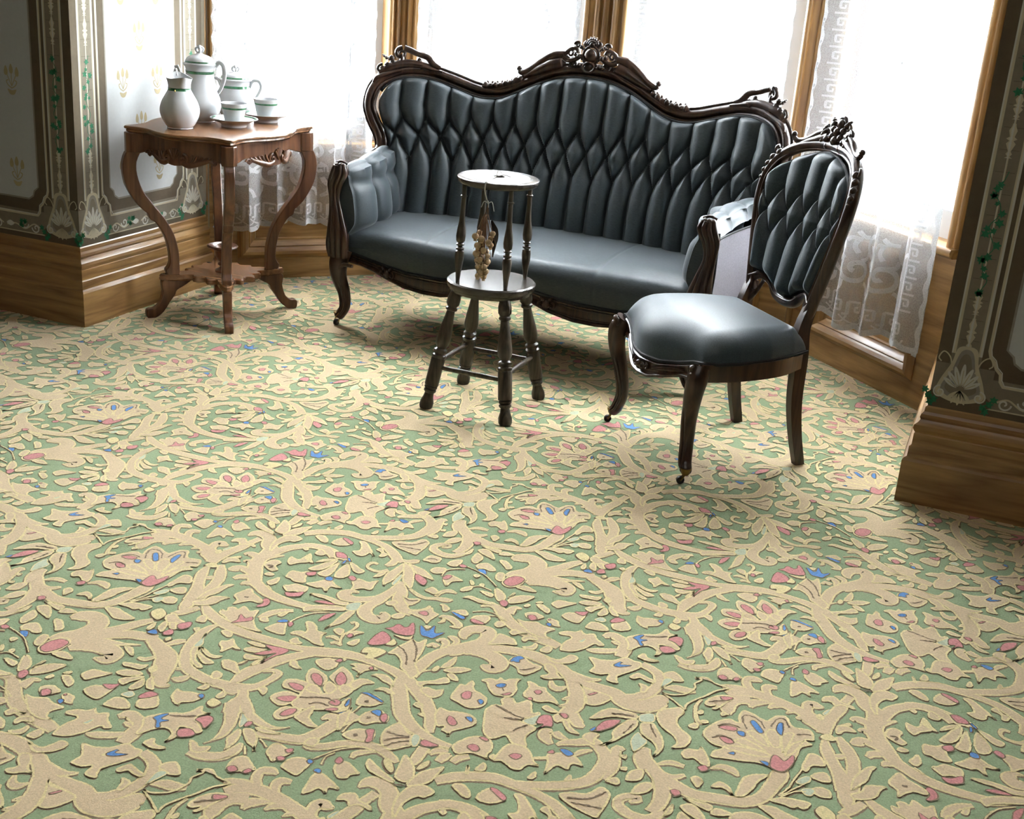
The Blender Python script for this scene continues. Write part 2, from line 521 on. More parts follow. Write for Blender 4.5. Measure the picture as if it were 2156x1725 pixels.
CARPET = '''Sb -465,-137,18 -439,-158,30 -412,-171,32 -378,-183,32 -336,-191,30 -291,-192,30 -248,-191,28 -205,-188,24 -175,-180,28
Sb -246,-355,20 -243,-317,34 -231,-283,34 -213,-245,32 -195,-219,30 -169,-190,28
Sb -394,-189,10 -402,-211,22 -403,-245,28 -393,-286,30 -378,-322,28 -358,-348,28 -336,-360,30 -301,-368,30 -267,-369,32 -236,-364,32 -205,-349,26 -192,-318,20 -189,-288,22 -203,-282,16 -220,-293,12
Sb -249,-371,24 -234,-377,32 -220,-381,16
Sb -221,-355,20 -203,-389,28 -203,-413,34 -193,-438,36
Sb -209,-378,20 -188,-400,26 -166,-423,28
Pb -429,-226 -419,-217 -413,-231 -417,-236
Sb -358,-348,14 -359,-359,16 -367,-365,12 -374,-364,4
Sb -332,-370,8 -334,-383,20 -342,-394,22 -355,-394,10
Pb -296,-356 -300,-341 -294,-334 -281,-338 -275,-350 -280,-360 -288,-363
Pb -294,-401 -289,-384 -290,-376 -276,-386 -275,-395 -280,-402
Pb -196,-347 -187,-338 -177,-341 -172,-354 -174,-364 -184,-358
Pb -387,-289 -377,-276 -365,-302 -351,-322 -326,-336 -335,-344 -358,-332 -376,-311
Pb -377,-276 -362,-294 -342,-305 -319,-311 -318,-319 -332,-327 -353,-314 -369,-298
Pb -374,-275 -354,-283 -335,-291 -316,-285 -321,-298 -337,-302 -359,-292
Pl -387,-282 -390,-258 -394,-227 -387,-249 -377,-267 -378,-280
Pb -443,-199 -446,-180 -435,-170 -423,-188 -423,-199 -436,-202
Pb -348,-254 -353,-240 -342,-234 -336,-220 -323,-233 -312,-243 -319,-253 -325,-270 -330,-276 -336,-263
Py -323,-246 -313,-241 -299,-249 -312,-253
Pb -374,-209 -368,-200 -353,-200 -344,-212 -346,-221 -359,-220
Pb -309,-299 -300,-291 -280,-292 -266,-306 -252,-319 -259,-326 -275,-323 -290,-322 -300,-313
Py -277,-294 -272,-281 -265,-273 -266,-287 -271,-296
Pb -306,-217 -288,-210 -263,-213 -266,-222 -289,-224
Pb -297,-244 -286,-229 -263,-226 -250,-225 -266,-243 -284,-250
Pb -283,-257 -260,-253 -238,-244 -247,-258 -263,-273 -278,-272
Pp -266,-211 -248,-207 -218,-204 -217,-219 -228,-238 -238,-275 -236,-249 -232,-226 -249,-243 -268,-251 -261,-237 -245,-222 -255,-218
Pb -254,-287 -251,-266 -240,-248 -242,-265 -244,-282 -250,-289
Pb -420,-151 -424,-135 -411,-135 -417,-123 -411,-115 -401,-114 -394,-118 -393,-101 -380,-103 -369,-111 -355,-99 -348,-121 -341,-138 -318,-163 -298,-172 -336,-177 -368,-173 -386,-170 -402,-158
Pp -375,-171 -371,-155 -378,-132 -360,-142 -352,-130 -344,-143 -361,-160
Sb -292,-65,14 -316,-82,22 -330,-103,24 -334,-126,20
Pb -336,-128 -329,-113 -312,-128 -319,-136 -330,-135
Pb -310,-99 -306,-82 -296,-76 -298,-99
Pp -369,-89 -364,-71 -373,-58 -367,-49 -354,-58 -351,-75 -361,-88
Pb -304,-158 -299,-138 -292,-124 -277,-116 -267,-134 -256,-158 -276,-163
Pu -298,-120 -290,-107 -279,-106 -278,-114 -291,-122
Pp -274,-117 -272,-106 -262,-114 -263,-127
Sy -273,-110,5 -268,-86,5 -255,-62,5 -250,-55,5
Sb -248,-148,8 -239,-139,20 -223,-137,22 -199,-147,14
Pb -235,-175 -232,-159 -226,-155 -217,-164 -205,-170 -219,-181
Pb -188,-250 -193,-234 -182,-231 -170,-243 -157,-251 -169,-256 -182,-253
Pb -320,-444 -325,-421 -312,-423 -296,-417 -270,-414 -264,-419 -268,-433 -273,-444 -290,-455 -286,-465 -304,-461 -314,-452
Pu -277,-421 -274,-413 -266,-417 -266,-427
Pb -248,-407 -246,-387 -236,-389 -232,-402 -238,-413
Py -251,-431 -250,-417 -244,-414 -226,-420 -227,-432 -233,-441 -244,-439
Pb -165,-310 -164,-296 -152,-288 -130,-285 -114,-288 -114,-311 -117,-324 -138,-324 -156,-322
Pp -154,-307 -142,-300 -124,-302 -118,-315 -133,-319
Pb -160,-362 -157,-346 -143,-330 -122,-330 -109,-337 -112,-353 -118,-370 -129,-378 -146,-374
Pp -147,-358 -135,-345 -121,-338 -111,-342 -118,-357 -135,-363
Sb -191,-189,30 -162,-180,38 -127,-167,36 -89,-159,30 -54,-161,26 -18,-166,26 17,-176,30 48,-192,34 76,-213,34 102,-236,32 121,-259,32 134,-279,28 145,-306,24 155,-321,14
Sb 23,-185,20 37,-219,36 57,-252,36 76,-284,36 91,-301,34 116,-320,32 144,-333,28 173,-341,24 204,-342,18
Sb -279,-45,24 -250,-32,26 -224,-13,24 -202,-1,20
Pb -282,-39 -258,-18 -229,-5 -205,-2 -199,-14 -225,-28 -254,-41 -271,-58
Pp -226,-76 -225,-50 -213,-33 -208,-33 -212,-57 -220,-76
Pb -198,-99 -196,-69 -196,-30 -191,-9 -177,-5 -175,-29 -177,-59 -187,-78
Sy -263,-72,5 -247,-52,5 -222,-34,5
Sb -150,101,20 -155,60,26 -164,36,30 -162,8,36 -143,-11,36 -122,-10,38 -115,8,32 -123,19,18 -129,14,8
Pl -206,5 -201,22 -185,33 -178,13 -179,0 -194,-9
Sb -110,71,36 -91,52,32 -69,50,30
Pb -103,16 -99,29 -88,39 -79,40 -77,23 -86,11 -97,10
Pb -80,47 -68,65 -55,76 -48,87 -41,91 -31,78 -17,72 -19,56 -22,40 -22,22 -37,35 -59,41
Pp -58,56 -49,70 -38,63 -40,52
Sb -76,57,14 -58,67,18 -50,83,14 -51,97,8
Pb -35,112 -26,119 -7,107 -9,91 -17,90 -27,107
Sb -4,40,6 2,50,12 -1,63,10 -11,66,14 7,71,22 28,61,22 40,47,20 23,39,6
Pb -1,97 11,110 24,118 37,106 37,95 22,94
Pu 2,94 10,96 37,88 36,78 24,81
Pb -23,11 -20,18 -9,19 -10,8 -15,5
Pu -31,10 -22,8 -11,-3 -6,3 -6,22 -2,23 9,-2 22,8 26,7 19,-11 13,-24 1,-24 -14,-22
Pp -90,-36 -79,-24 -76,-9 -69,-6 -57,-12 -50,-5 -52,9 -45,11 -27,-26 -34,-37 -43,-42 -62,-43 -75,-36
Py -62,-49 -43,-46 -31,-42 -27,-30 -23,-51 -38,-56 -51,-54
Pp -94,-101 -94,-67 -87,-49 -69,-57 -58,-71 -58,-87 -75,-104 -88,-108
Py -60,-92 -57,-73 -55,-63 -42,-75 -43,-89 -54,-92
Py -87,-143 -90,-122 -76,-114 -58,-110 -44,-116 -49,-138 -60,-157 -74,-155 -74,-139
Pb -34,-84 -27,-67 -21,-46 -5,-51 4,-31 14,-57 20,-80 26,-122 49,-156 42,-181 19,-163 6,-155 -3,-135 -22,-117 -40,-120 -37,-102
Sd -35,-85,5 -17,-94,6 1,-116,6 13,-142,5
Sd -19,-49,5 -2,-69,6 13,-97,6 22,-124,5
Sb 37,-171,30 38,-137,32 42,-94,32 54,-61,32 71,-42,34 88,-22,38
Sb 16,-56,8 25,-44,20 38,-47,16
Sb 24,-28,10 34,-19,22 47,-28,20 47,-52,10
Sb 37,0,6 49,0,20 63,-10,18 59,-32,10
Sb -135,-138,6 -147,-121,8 -152,-96,8 -146,-76,8 -145,-55,10 -155,-43,10 -163,-51,12
Pb -149,-95 -143,-81 -134,-72 -118,-72 -129,-87 -134,-103
Pp -143,-102 -142,-89 -133,-93 -135,-104
Pb -179,-95 -173,-81 -159,-83 -154,-98 -158,-107
Sb -179,-125,6 -168,-116,14 -149,-122,10
Sb -159,-141,10 -150,-133,14 -135,-138,8
Pb -130,-125 -124,-108 -114,-98 -109,-116 -116,-130
Pb -245,-94 -233,-87 -215,-98 -203,-112 -184,-110 -187,-123 -180,-139 -164,-157 -184,-161 -204,-153 -228,-146 -225,-124
Pb -151,-211 -137,-194 -118,-189 -105,-185 -102,-177 -106,-198 -103,-212 -112,-231 -129,-230 -142,-222
Pp -116,-195 -112,-184 -104,-186 -106,-195
Pb -86,-191 -76,-182 -57,-177 -35,-178 -27,-183 -43,-194 -50,-211 -51,-226 -58,-209 -76,-203 -71,-194
Pp -46,-185 -43,-178 -36,-185 -40,-190
Pb -137,-273 -144,-250 -140,-237 -121,-241 -99,-253 -92,-276 -101,-289 -119,-291
Pb -98,-249 -97,-224 -93,-206 -71,-216 -51,-235 -51,-256 -67,-268 -85,-260
Pp -127,-268 -131,-255 -119,-252 -104,-264 -96,-284 -110,-282
Pp -80,-257 -87,-240 -86,-224 -70,-234 -60,-252 -65,-267
Pb -120,-306 -119,-291 -107,-287 -88,-297 -77,-305 -76,-290 -74,-268 -65,-267 -52,-254 -35,-265 -34,-287 -41,-308 -36,-339 -58,-356 -96,-372 -116,-360 -115,-340
Pb -52,-254 -46,-230 -32,-222 -10,-227 -26,-242 -31,-263 -35,-268
Pb -119,-299 -111,-286 -92,-293 -79,-309 -99,-314 -114,-311
Pb -65,-272 -57,-257 -37,-263 -35,-285 -52,-286
Pb -92,-279 -90,-263 -71,-270 -62,-283 -68,-303 -84,-295
Sd -110,-338,4 -89,-326,4 -65,-316,4 -43,-321,4
Sd -84,-349,4 -70,-335,4 -48,-337,4
Py -44,-344 -35,-327 -35,-308 -27,-292 -12,-326 -18,-343 -32,-351
Pp -55,-325 -48,-312 -36,-314 -35,-327 -44,-330
Pu -24,-321 -27,-304 -26,-297 -19,-310 -19,-321
Pp -50,-350 -40,-338 -29,-335 -32,-345
Pb -9,-305 -15,-286 -13,-267 10,-263 34,-276 31,-286 21,-300 3,-307
Pu -18,-270 -7,-262 11,-266 32,-274 31,-279 12,-274 -7,-269
Sd 2,-292,8 9,-288,10
Sy 0,-336,6 2,-316,6 3,-307,6
Pb -31,-206 -20,-194 -1,-192 17,-204 29,-224 13,-218 -2,-214 -16,-207
Pb -1,-249 9,-232 27,-233 42,-243 29,-247 15,-243
Pb 56,-185 69,-175 83,-164 101,-142 115,-155 99,-171 78,-182 70,-198
Pb 74,-205 84,-190 102,-192 115,-182 119,-206 107,-221 89,-217
Pb 86,-258 90,-245 107,-253 105,-262
Py 63,-130 67,-112 76,-116 76,-131 69,-137
Pb 75,-114 80,-82 87,-62 94,-81 93,-104 82,-116
Pb 84,-121 98,-101 119,-92 134,-93 120,-113 101,-124
Pb 97,-132 108,-123 124,-136 126,-144 112,-145
Sb 44,-158,8 52,-142,8 64,-132,6
Pb -124,-407 -125,-389 -117,-374 -93,-369 -84,-372 -87,-392 -97,-411 -111,-417
Pp -113,-401 -110,-383 -96,-372 -93,-388 -104,-403
Pb -87,-395 -84,-372 -73,-347 -64,-367 -60,-384 -46,-394 -32,-403 -45,-410 -63,-406 -78,-401
Pu -24,-350 -10,-332 -13,-343
Sb -208,-409,36 -192,-436,32 -176,-468,26 -169,-500,20 -174,-523,8 -182,-538,3
Sb -191,-400,26 -168,-423,26 -145,-435,24 -119,-442,20 -96,-440,12 -76,-425,4
Sb 5,-334,40 -3,-361,36 -13,-384,34 -23,-421,32 -38,-447,32 -62,-457,30 -90,-462,28 -110,-468,24 -120,-468,14
Sb -40,-378,8 -32,-365,24 -18,-363,26 -6,-373,16
Pb -139,-539 -146,-523 -156,-508 -156,-493 -153,-473 -142,-480 -135,-500 -134,-522
Pb -146,-472 -138,-463 -124,-465 -109,-478 -99,-498 -92,-518 -103,-507 -117,-502 -133,-488
Sb -125,-506,10 -123,-525,24 -128,-545,26 -141,-559,28 -166,-568,28 -190,-566,26
Pb -208,-541 -191,-542 -182,-549 -169,-540 -162,-544 -165,-558 -174,-567 -190,-566
Pb -130,-456 -112,-451 -90,-450 -77,-453 -91,-460 -114,-465
Pl -157,-465 -174,-432 -175,-429 -157,-441 -151,-449 -152,-463
Pp -150,-461 -151,-449 -143,-444 -140,-453 -146,-463
Sy -115,-511,6 -100,-532,6
Sy -103,-482,6 -93,-487,6 -79,-497,6
Pb 88,-390 78,-369 77,-349 87,-322 100,-323 121,-341 130,-341 134,-357 141,-374 135,-382 124,-395 112,-404 97,-399
Pl 133,-358 131,-340 143,-342 149,-364 145,-374
Pp 151,-358 154,-346 170,-348 184,-350 173,-360 160,-364
Sd 92,-384,4 105,-368,4 127,-353,4
Sd 84,-358,4 108,-356,4 126,-351,4
Sd 100,-398,4 113,-378,4 132,-363,4
Pb 17,-402 22,-384 34,-372 48,-367 60,-361 69,-372 74,-395 68,-403 50,-407 33,-409
Pp 48,-370 60,-361 67,-377 73,-395 64,-402 59,-385
Sd 36,-395,10 42,-390,10
Pb 20,-350 17,-331 26,-312 39,-302 58,-308 69,-319 68,-333 52,-341 41,-355 30,-356
Pu 28,-314 37,-303 46,-306 50,-321 39,-319
Pp 50,-318 55,-307 64,-316 67,-334 57,-330
Sd 31,-335,8 37,-332,8
Sy 14,-396,6 14,-364,6 22,-347,6
Pb -19,-356 -12,-335 -9,-317 1,-345 7,-371 4,-396
Pb 135,-267 135,-241 153,-243 171,-236 195,-234 213,-246 214,-264 200,-285 188,-299 187,-318 180,-309 167,-305 168,-292 154,-297
Pp 164,-273 161,-258 170,-259 183,-270 184,-280 175,-283
Pu 190,-247 198,-242 206,-249 205,-257
Pb 205,-334 213,-314 227,-294 252,-286 269,-300 274,-317 273,-335 279,-347 263,-343 242,-344 224,-357 209,-347
Pp 231,-330 233,-319 244,-316 253,-326 247,-336
Pp 238,-293 246,-288 256,-291 253,-298
Sb 180,-380,12 189,-363,22 207,-358,16
Sb 203,-392,18 207,-373,24 215,-362,12
Sb 226,-382,16 231,-365,22 245,-352,16
Pb 276,-336 281,-326 289,-334 285,-344
Sb 164,-366,26 165,-386,26 166,-409,24 166,-421,14
Pb 106,-280 117,-271 124,-283
Pb 87,-254 98,-245 107,-254
Pb 220,-183 234,-178 225,-163 230,-149 245,-146 257,-157 271,-138 282,-143 289,-159 296,-173 305,-165 311,-173 299,-190 283,-207 292,-210 320,-216 315,-240 315,-256 326,-278 314,-285 296,-282 279,-265 269,-278 256,-288 237,-275 223,-242 212,-207
Sd 224,-184,4 250,-192,5 277,-199,5 288,-199,4
Sd 254,-215,4 274,-209,4 288,-207,4
Sd 285,-246,4 291,-232,4 302,-216,4
Pl 289,-206 299,-190 311,-173 314,-204 304,-212
Pp 314,-201 312,-177 323,-166 332,-169 340,-184 343,-199 332,-202 321,-221 327,-199
Pb 304,-148 309,-137 326,-142 339,-149 326,-156 313,-155
Pb 332,-166 341,-153 356,-162 350,-178 344,-182
Pp 342,-153 350,-146 359,-152 356,-162
Sb 337,-172,20 348,-161,30 354,-135,34 358,-108,36 352,-82,36 340,-59,34 326,-37,32
Sb 348,-207,10 338,-217,26 344,-235,28 361,-249,14
Sb 354,-209,20 365,-218,22 383,-222,10
Pb 352,-167 365,-165 375,-181 398,-196 380,-200 367,-191
Sb 362,-139,30 372,-153,30 384,-166,28 397,-169,12
Sb 62,-50,44 75,-40,44 95,-12,40 110,13,38 112,39,38 101,60,38 81,59,36 65,43,34 65,19,26 74,7,10
Sb 87,-30,44 107,-18,44 139,3,34 176,14,34 208,18,36 237,15,38 266,6,36 294,-4,34 317,-23,34 335,-46,34 349,-77,36 355,-106,36 354,-129,30
Sb 109,-24,40 134,-23,40 160,-31,42 173,-46,42 169,-67,38 154,-69,28 143,-66,12
Pb 242,27 270,27 280,42 288,58 305,56 306,37 289,18 268,10
Sb 307,-10,30 333,-14,28 355,-11,20 373,1,8
Sb 330,-28,30 355,-32,28 387,-36,28 419,-39,28
Pb 165,-119 177,-103 191,-102 195,-90 206,-96 213,-86 230,-77 233,-78 231,-95 241,-116 239,-143 224,-151 206,-153 189,-139 177,-122
Pu 197,-121 204,-110 214,-108 214,-120 204,-126
Pp 219,-146 234,-129 232,-141
Sd 213,-125,4 220,-133,4
Pb 134,-169 135,-150 145,-148 149,-128 159,-135 167,-154 186,-161 202,-172 206,-193 199,-208 180,-218 154,-210 137,-202
Pp 152,-183 155,-169 166,-166 172,-186 162,-194
Pu 188,-186 192,-179 200,-185 198,-196
Pb 254,-118 255,-96 246,-77 263,-77 273,-83 287,-82 296,-94 317,-109 332,-127 311,-124 292,-135 268,-133 259,-130
Pp 271,-105 277,-96 286,-100 281,-112
Pp 268,-133 273,-127 279,-133 275,-138
Pb 341,-37 359,-45 382,-44 408,-48 414,-56 403,-83 389,-96 374,-96 366,-77
Pp 367,-64 380,-48 382,-52 373,-64
Pb 124,11 124,31 126,61 144,63 166,55 177,37 154,28
Pb 188,37 203,49 207,65 217,57 216,39 202,32
Pb 225,41 231,65 239,69 248,58 244,39
Pb 186,-29 186,-13 195,0 210,0 231,-11 253,-15 248,-39 234,-60 219,-58 208,-43 192,-36
Pu 189,-28 189,-12 198,1 210,-3 204,-13 207,-21 200,-25 195,-24
Sd 217,-47,4 231,-40,4 242,-24,4
Pb 262,-47 273,-32 260,-20 253,-2 269,4 283,-8 293,-27 310,-36 294,-42 284,-50 271,-54
Sb 286,-52,10 297,-70,20 310,-72,22 321,-57,8
Sb 328,-104,8 341,-90,18 347,-76,10
Sb 330,-128,8 346,-116,20 353,-98,12
Sb 46,149,8 61,165,20 82,162,28 104,141,34 128,118,34 152,103,34 178,93,34 206,85,34 232,82,34 256,76,26
Sb 129,185,8 113,180,20 110,152,30
Pb 143,77 148,94 164,92 184,90 165,82 156,70
Pb 176,64 179,80 196,89 210,76 192,70 187,57
Pb 136,137 155,137 179,147 198,140 225,137 214,117 218,102 231,99 212,88 182,95 163,109 150,120
Pb 194,166 197,175 218,173 224,162 230,151 214,149 202,157
Pu 199,148 204,156 211,151 210,141
Pp 195,167 200,173 202,167
Pb 142,168 159,183 173,180 186,173 175,156 156,152
Pp 152,161 162,170 174,159 165,146
Pb 150,216 163,223 180,214 188,204 186,191 168,200
Pb 128,196 132,211 141,207 137,195
Pb 145,224 155,236 161,232 154,222
Pb 50,85 51,103 63,114 79,119 87,109 86,87 75,77 60,76
Pp 51,85 58,91 84,84 75,77 59,77
Pb 102,93 104,108 117,112 126,102 120,87 111,84
Sy 41,118,5 65,134,5 94,132,5 121,118,5
Sy 77,120,5 97,126,5 117,115,4
Pb 258,76 259,101 266,118 260,125 242,122 235,129 248,143 266,150 275,162 287,151 304,161 317,144 338,128 327,118 318,120 304,89 287,69 264,63
Pl 285,115 294,134 294,117
Pb 178,236 186,260 208,264 227,268 219,252 206,236 198,224
Pb 215,201 224,220 239,225 260,241 263,217 260,186 240,185 224,191
Pp 235,228 252,237 262,244 258,221
Pb 277,177 281,205 299,211 318,201 327,188 307,177 291,175
Pl 286,219 295,235 307,227 302,217
Sb -759,71,26 -742,91,34 -711,100,34 -672,96,34 -635,87,32 -598,73,36 -574,52,40
Sb -776,93,20 -752,103,24 -715,105,24
Sb -716,106,20 -733,124,22 -737,146,22 -722,154,24 -708,151,10
Sb -681,99,20 -695,124,22 -692,139,24 -676,144,14
Sb -709,47,10 -707,66,26 -691,78,20 -675,85,10
Sb -677,62,8 -669,77,20 -652,85,16 -636,86,8
Sb -643,61,6 -633,76,18 -617,82,16 -600,76,10
Sb -602,84,20 -609,102,26 -605,118,30 -590,117,24 -579,119,8
Sb -623,54,8 -610,61,26 -591,51,26 -569,34,20
Sb -566,27,30 -566,61,34 -559,96,30 -550,128,30 -546,152,24 -537,185,22
Pb -587,137 -586,156 -567,168 -550,155 -528,150 -523,139 -549,142 -559,131 -571,143
Pb -545,40 -547,64 -532,77 -508,62 -530,53 -536,41
Py -590,78 -583,92 -571,80 -578,67
Pl -578,94 -571,113 -566,114 -571,93
Py -547,64 -528,88 -520,80 -531,69
Py -569,9 -567,23 -553,31 -539,18 -549,8
Sb -560,10,14 -553,-19,28 -542,-45,30 -527,-72,30 -510,-104,40 -499,-132,46
Sb -539,31,16 -520,1,30 -504,-31,30 -497,-70,30 -496,-104,36 -495,-133,40
Sb -538,-38,12 -528,-33,20 -517,-22,12
Pb -495,-122 -496,-89 -486,-60 -476,-40 -460,-33 -467,-53 -469,-81 -479,-102 -488,-122
Pb -493,-136 -478,-120 -470,-96 -435,-84 -444,-100 -450,-126 -471,-145 -488,-148
Sb -499,-132,40 -498,-150,34 -494,-170,26 -494,-180,14
Sb -487,161,40 -483,137,40 -482,111,38 -479,87,40 -469,59,40 -450,29,38 -432,3,34 -410,-12,32 -382,-27,32 -350,-35,30 -316,-38,28 -289,-37,26 -261,-36,24
Sb -571,184,8 -563,203,30 -543,210,36 -519,196,36 -504,169,40 -485,153,36
Pb -503,187 -496,228 -475,241 -451,232 -460,209 -472,206 -483,181 -479,143 -491,149
Pb -592,247 -591,262 -562,246 -526,229 -528,219 -557,225 -578,231
Pb -502,253 -492,278 -467,303 -466,280 -471,248 -494,225 -504,228
Pb -530,236 -539,269 -542,301 -516,283 -500,254 -507,231
Py -568,266 -568,278 -552,271 -538,251 -543,243 -558,253
Py -508,273 -506,294 -497,307 -492,292 -500,274
Sd -523,217,6 -510,220,6 -501,226,5
Sb -714,242,10 -700,245,24 -679,256,24 -652,280,24 -619,295,26 -587,294,26 -558,282,22 -545,275,14
Pb -716,246 -714,265 -700,271 -692,261 -696,243
Sb -621,249,10 -620,264,18 -607,277,16 -592,286,10
Sy -677,215,5 -666,236,5 -650,261,5 -622,283,5
Sy -657,208,5 -661,230,5 -653,249,4
Pb -631,204 -637,220 -629,235 -613,234 -594,222 -585,217 -598,205 -599,195 -613,189
Pp -641,227 -640,242 -629,235 -631,223
Pb -646,125 -653,153 -655,180 -642,188 -618,179 -594,163 -613,159 -610,142 -627,150 -634,135
Pu -660,187 -657,196 -648,194 -647,185
Pb -716,173 -713,199 -692,211 -674,202 -674,183 -678,162 -702,166
Pu -683,204 -682,212 -672,208 -675,200
Pb -760,195 -762,218 -750,226 -727,219 -717,220 -721,204 -728,189 -735,175 -747,183
Pp -735,190 -727,197 -719,192 -726,183
Pp -733,215 -724,224 -719,217 -724,209
Pb -792,122 -798,147 -792,163 -779,168 -757,153 -746,144 -759,132 -774,123
Pp -793,126 -785,136 -773,128 -782,118
Pp -763,130 -759,141 -750,138 -757,126
Pb -459,78 -456,104 -442,113 -428,104 -431,86 -417,73 -426,60 -440,64
Sd -450,79,4 -436,82,4 -439,68,4
Pb -433,39 -429,53 -412,51 -416,39
Pb -409,13 -405,27 -395,45 -386,22 -394,4
Sy -397,0,5 -379,-13,6
Sb -525,99,10 -517,108,24 -497,106,26 -476,89,16
Sb -508,70,8 -496,77,20 -478,62,16
Sb -514,20,12 -504,30,30 -492,41,26 -466,32,22 -446,19,14
Sb -480,-9,14 -472,6,24 -456,13,22 -440,10,12
Sb -452,-24,8 -445,-12,22 -430,-8,16
Sb -476,89,26 -471,130,30 -458,173,30 -434,201,28 -413,218,28
Sb -471,100,12 -462,123,18 -443,140,8
Pb -427,192 -419,201 -410,193 -414,184
Pb -436,-73 -432,-48 -420,-29 -403,-43 -372,-59 -369,-76 -393,-78 -415,-106 -420,-86
Sd -412,-69,6 -403,-66,10
Pb -423,120 -427,143 -405,139 -400,164 -397,179 -382,161 -378,138 -395,123 -408,106
Pb -387,54 -390,84 -367,90 -354,101 -345,74 -335,51 -357,43 -371,50
Pb -369,16 -358,26 -350,37 -337,38 -316,35 -313,9 -334,5 -348,-3
Pp -349,-7 -333,-2 -315,14 -312,-6 -324,-16 -337,-20
Sb -432,207,28 -408,217,28 -381,217,32 -356,207,36 -339,191,30
Pb -298,185 -284,184 -262,172 -246,164 -252,148 -266,149 -282,164
Pb -294,107 -302,131 -302,161 -297,177 -282,160 -268,131 -274,111 -286,104
Pb -333,101 -327,130 -321,163 -317,174 -308,145 -304,114 -311,97
Pb -363,113 -352,140 -338,170 -325,182 -324,152 -333,122 -350,108
Pb -365,145 -357,167 -339,182 -326,186 -345,161
Pb -364,220 -338,218 -312,207 -297,194 -309,187 -324,186 -340,186 -351,206
Pp -349,212 -335,219 -317,208 -314,197 -328,193 -336,193
Pu -310,169 -312,185 -309,191 -305,176
Pu -311,198 -309,204 -299,193 -299,186
Py -400,155 -397,179 -384,160 -366,140 -382,140
Pb -331,48 -317,66 -304,85 -290,90 -271,77 -250,69 -265,64 -277,61 -273,36 -291,49 -302,43
Pu -307,90 -304,102 -292,100 -289,88 -300,84
Pp -356,92 -340,106 -334,93 -345,82
Pb -250,109 -240,127 -216,124 -200,142 -197,123 -193,94 -213,90 -231,72 -238,92
Pp -265,120 -260,131 -246,123 -248,110
Sb -210,72,8 -228,70,20 -235,54,36 -226,40,36 -204,41,30 -180,55,28 -162,73,28 -152,106,28 -149,139,26 -150,163,20
Pb -178,123 -194,149 -200,179 -196,207 -190,244 -175,219 -172,183 -173,153 -177,139
Pb -178,247 -153,244 -126,235 -92,204 -116,207 -140,210 -157,225
Pb -190,244 -168,239 -146,214 -130,178 -120,148 -124,142 -144,158 -153,165 -170,201
Pp -141,209 -128,208 -105,193 -102,171 -118,177 -133,189
Pl -167,145 -170,176 -168,193 -161,173 -160,141
Pb -218,148 -216,173 -205,188 -201,170 -208,154
Sb -238,211,10 -251,212,14 -256,201,12 -252,186,10 -235,179,12 -218,181,14 -204,197,16
Sb -194,246,14 -215,259,30 -238,281,30 -268,300,26 -299,309,24 -331,313,26 -374,316,30 -408,304,30 -439,286,30 -465,261,26
Sb -345,319,16 -318,325,24 -285,340,28 -255,359,28 -229,388,30 -220,427,32 -222,460,32 -240,484,30 -262,496,30 -286,481,24 -305,470,20 -315,456,10
Pb -282,499 -275,522 -255,524 -258,504 -253,486
Pb -277,272 -267,287 -252,269 -239,267 -244,247 -255,245 -259,264
Pb -321,237 -308,249 -318,274 -331,290 -315,295 -288,270 -264,240 -280,248 -283,232 -298,224
Sb -215,259,20 -212,231,24 -220,213,14
Sb -200,255,14 -183,257,22 -170,269,22 -168,278,8
Pb -263,325 -245,341 -220,351 -205,379 -183,368 -180,338 -182,310 -185,295 -214,300 -240,307
Sd -246,322,4 -213,337,4 -191,368,4
Sd -236,314,4 -205,319,4 -184,322,4
Pb -434,261 -425,273 -409,271 -393,253 -398,241 -416,248
Pb -384,249 -382,273 -369,286 -339,276 -342,260 -360,245
Pp -372,284 -363,289 -339,276 -341,265
Pb -390,187 -388,210 -368,200 -366,184 -381,179
Pb -428,302 -434,327 -425,319 -421,302
Pb -417,319 -412,346 -401,338 -402,322
Pb -328,343 -321,366 -314,352 -318,340
Pb -268,365 -264,386 -255,372
Pb -400,358 -400,392 -393,417 -372,425 -351,417 -334,393 -320,382 -339,375 -345,357 -361,352 -384,363
Pp -379,385 -371,397 -358,395 -364,380
Pb -305,366 -313,400 -321,420 -304,435 -277,442 -250,418 -270,416 -273,395 -293,398
Pu -305,445 -294,451 -278,444 -287,433
Pp -322,425 -316,438 -310,429
Sb -338,400,10 -317,412,12
Sb -277,442,12 -266,461,16 -252,472,8
Sb -207,401,16 -203,442,26 -211,476,26 -213,501,22 -201,498,16
Pb -195,442 -182,454 -179,442
Pb -204,398 -190,416 -179,409 -181,396
Pb -206,479 -192,488 -190,474
Pb -173,417 -172,446 -155,461 -147,447 -151,425
Pb -154,386 -150,416 -133,431 -122,424 -128,401 -141,389
Sb -148,361,10 -138,377,24 -154,377,22 -166,360,22 -159,342,26 -132,331,26 -106,337,24 -88,365,22
Pb -158,280 -154,309 -140,312 -123,309 -121,288 -132,278 -145,279
Sd -150,289,4 -137,297,4 -128,294,4
Pb -102,291 -96,316 -78,327 -73,300 -83,285
Pb -121,241 -117,263 -94,270 -87,249 -103,234
Pb -82,227 -75,247 -45,240 -34,234 -53,219 -57,193 -72,208
Pp -81,223 -77,242 -65,241 -70,221
Sy -87,232,5 -89,260,6 -77,276,6 -54,289,6
Pb -91,153 -84,173 -73,172 -59,159 -64,145 -80,148
Sb -122,143,10 -99,129,14 -75,123,14 -53,132,16 -31,137,22 -18,145,10
Sb -58,141,12 -54,167,16 -41,178,18 -23,176,8
Pb -123,107 -105,102 -80,112 -80,90 -90,73 -106,83
Sd -113,98,4 -96,92,4 -83,103,4
Sb -146,157,8 -133,125,30 -122,93,36 -105,64,40
Pb -140,59 -135,73 -124,80 -114,70 -123,54 -132,53
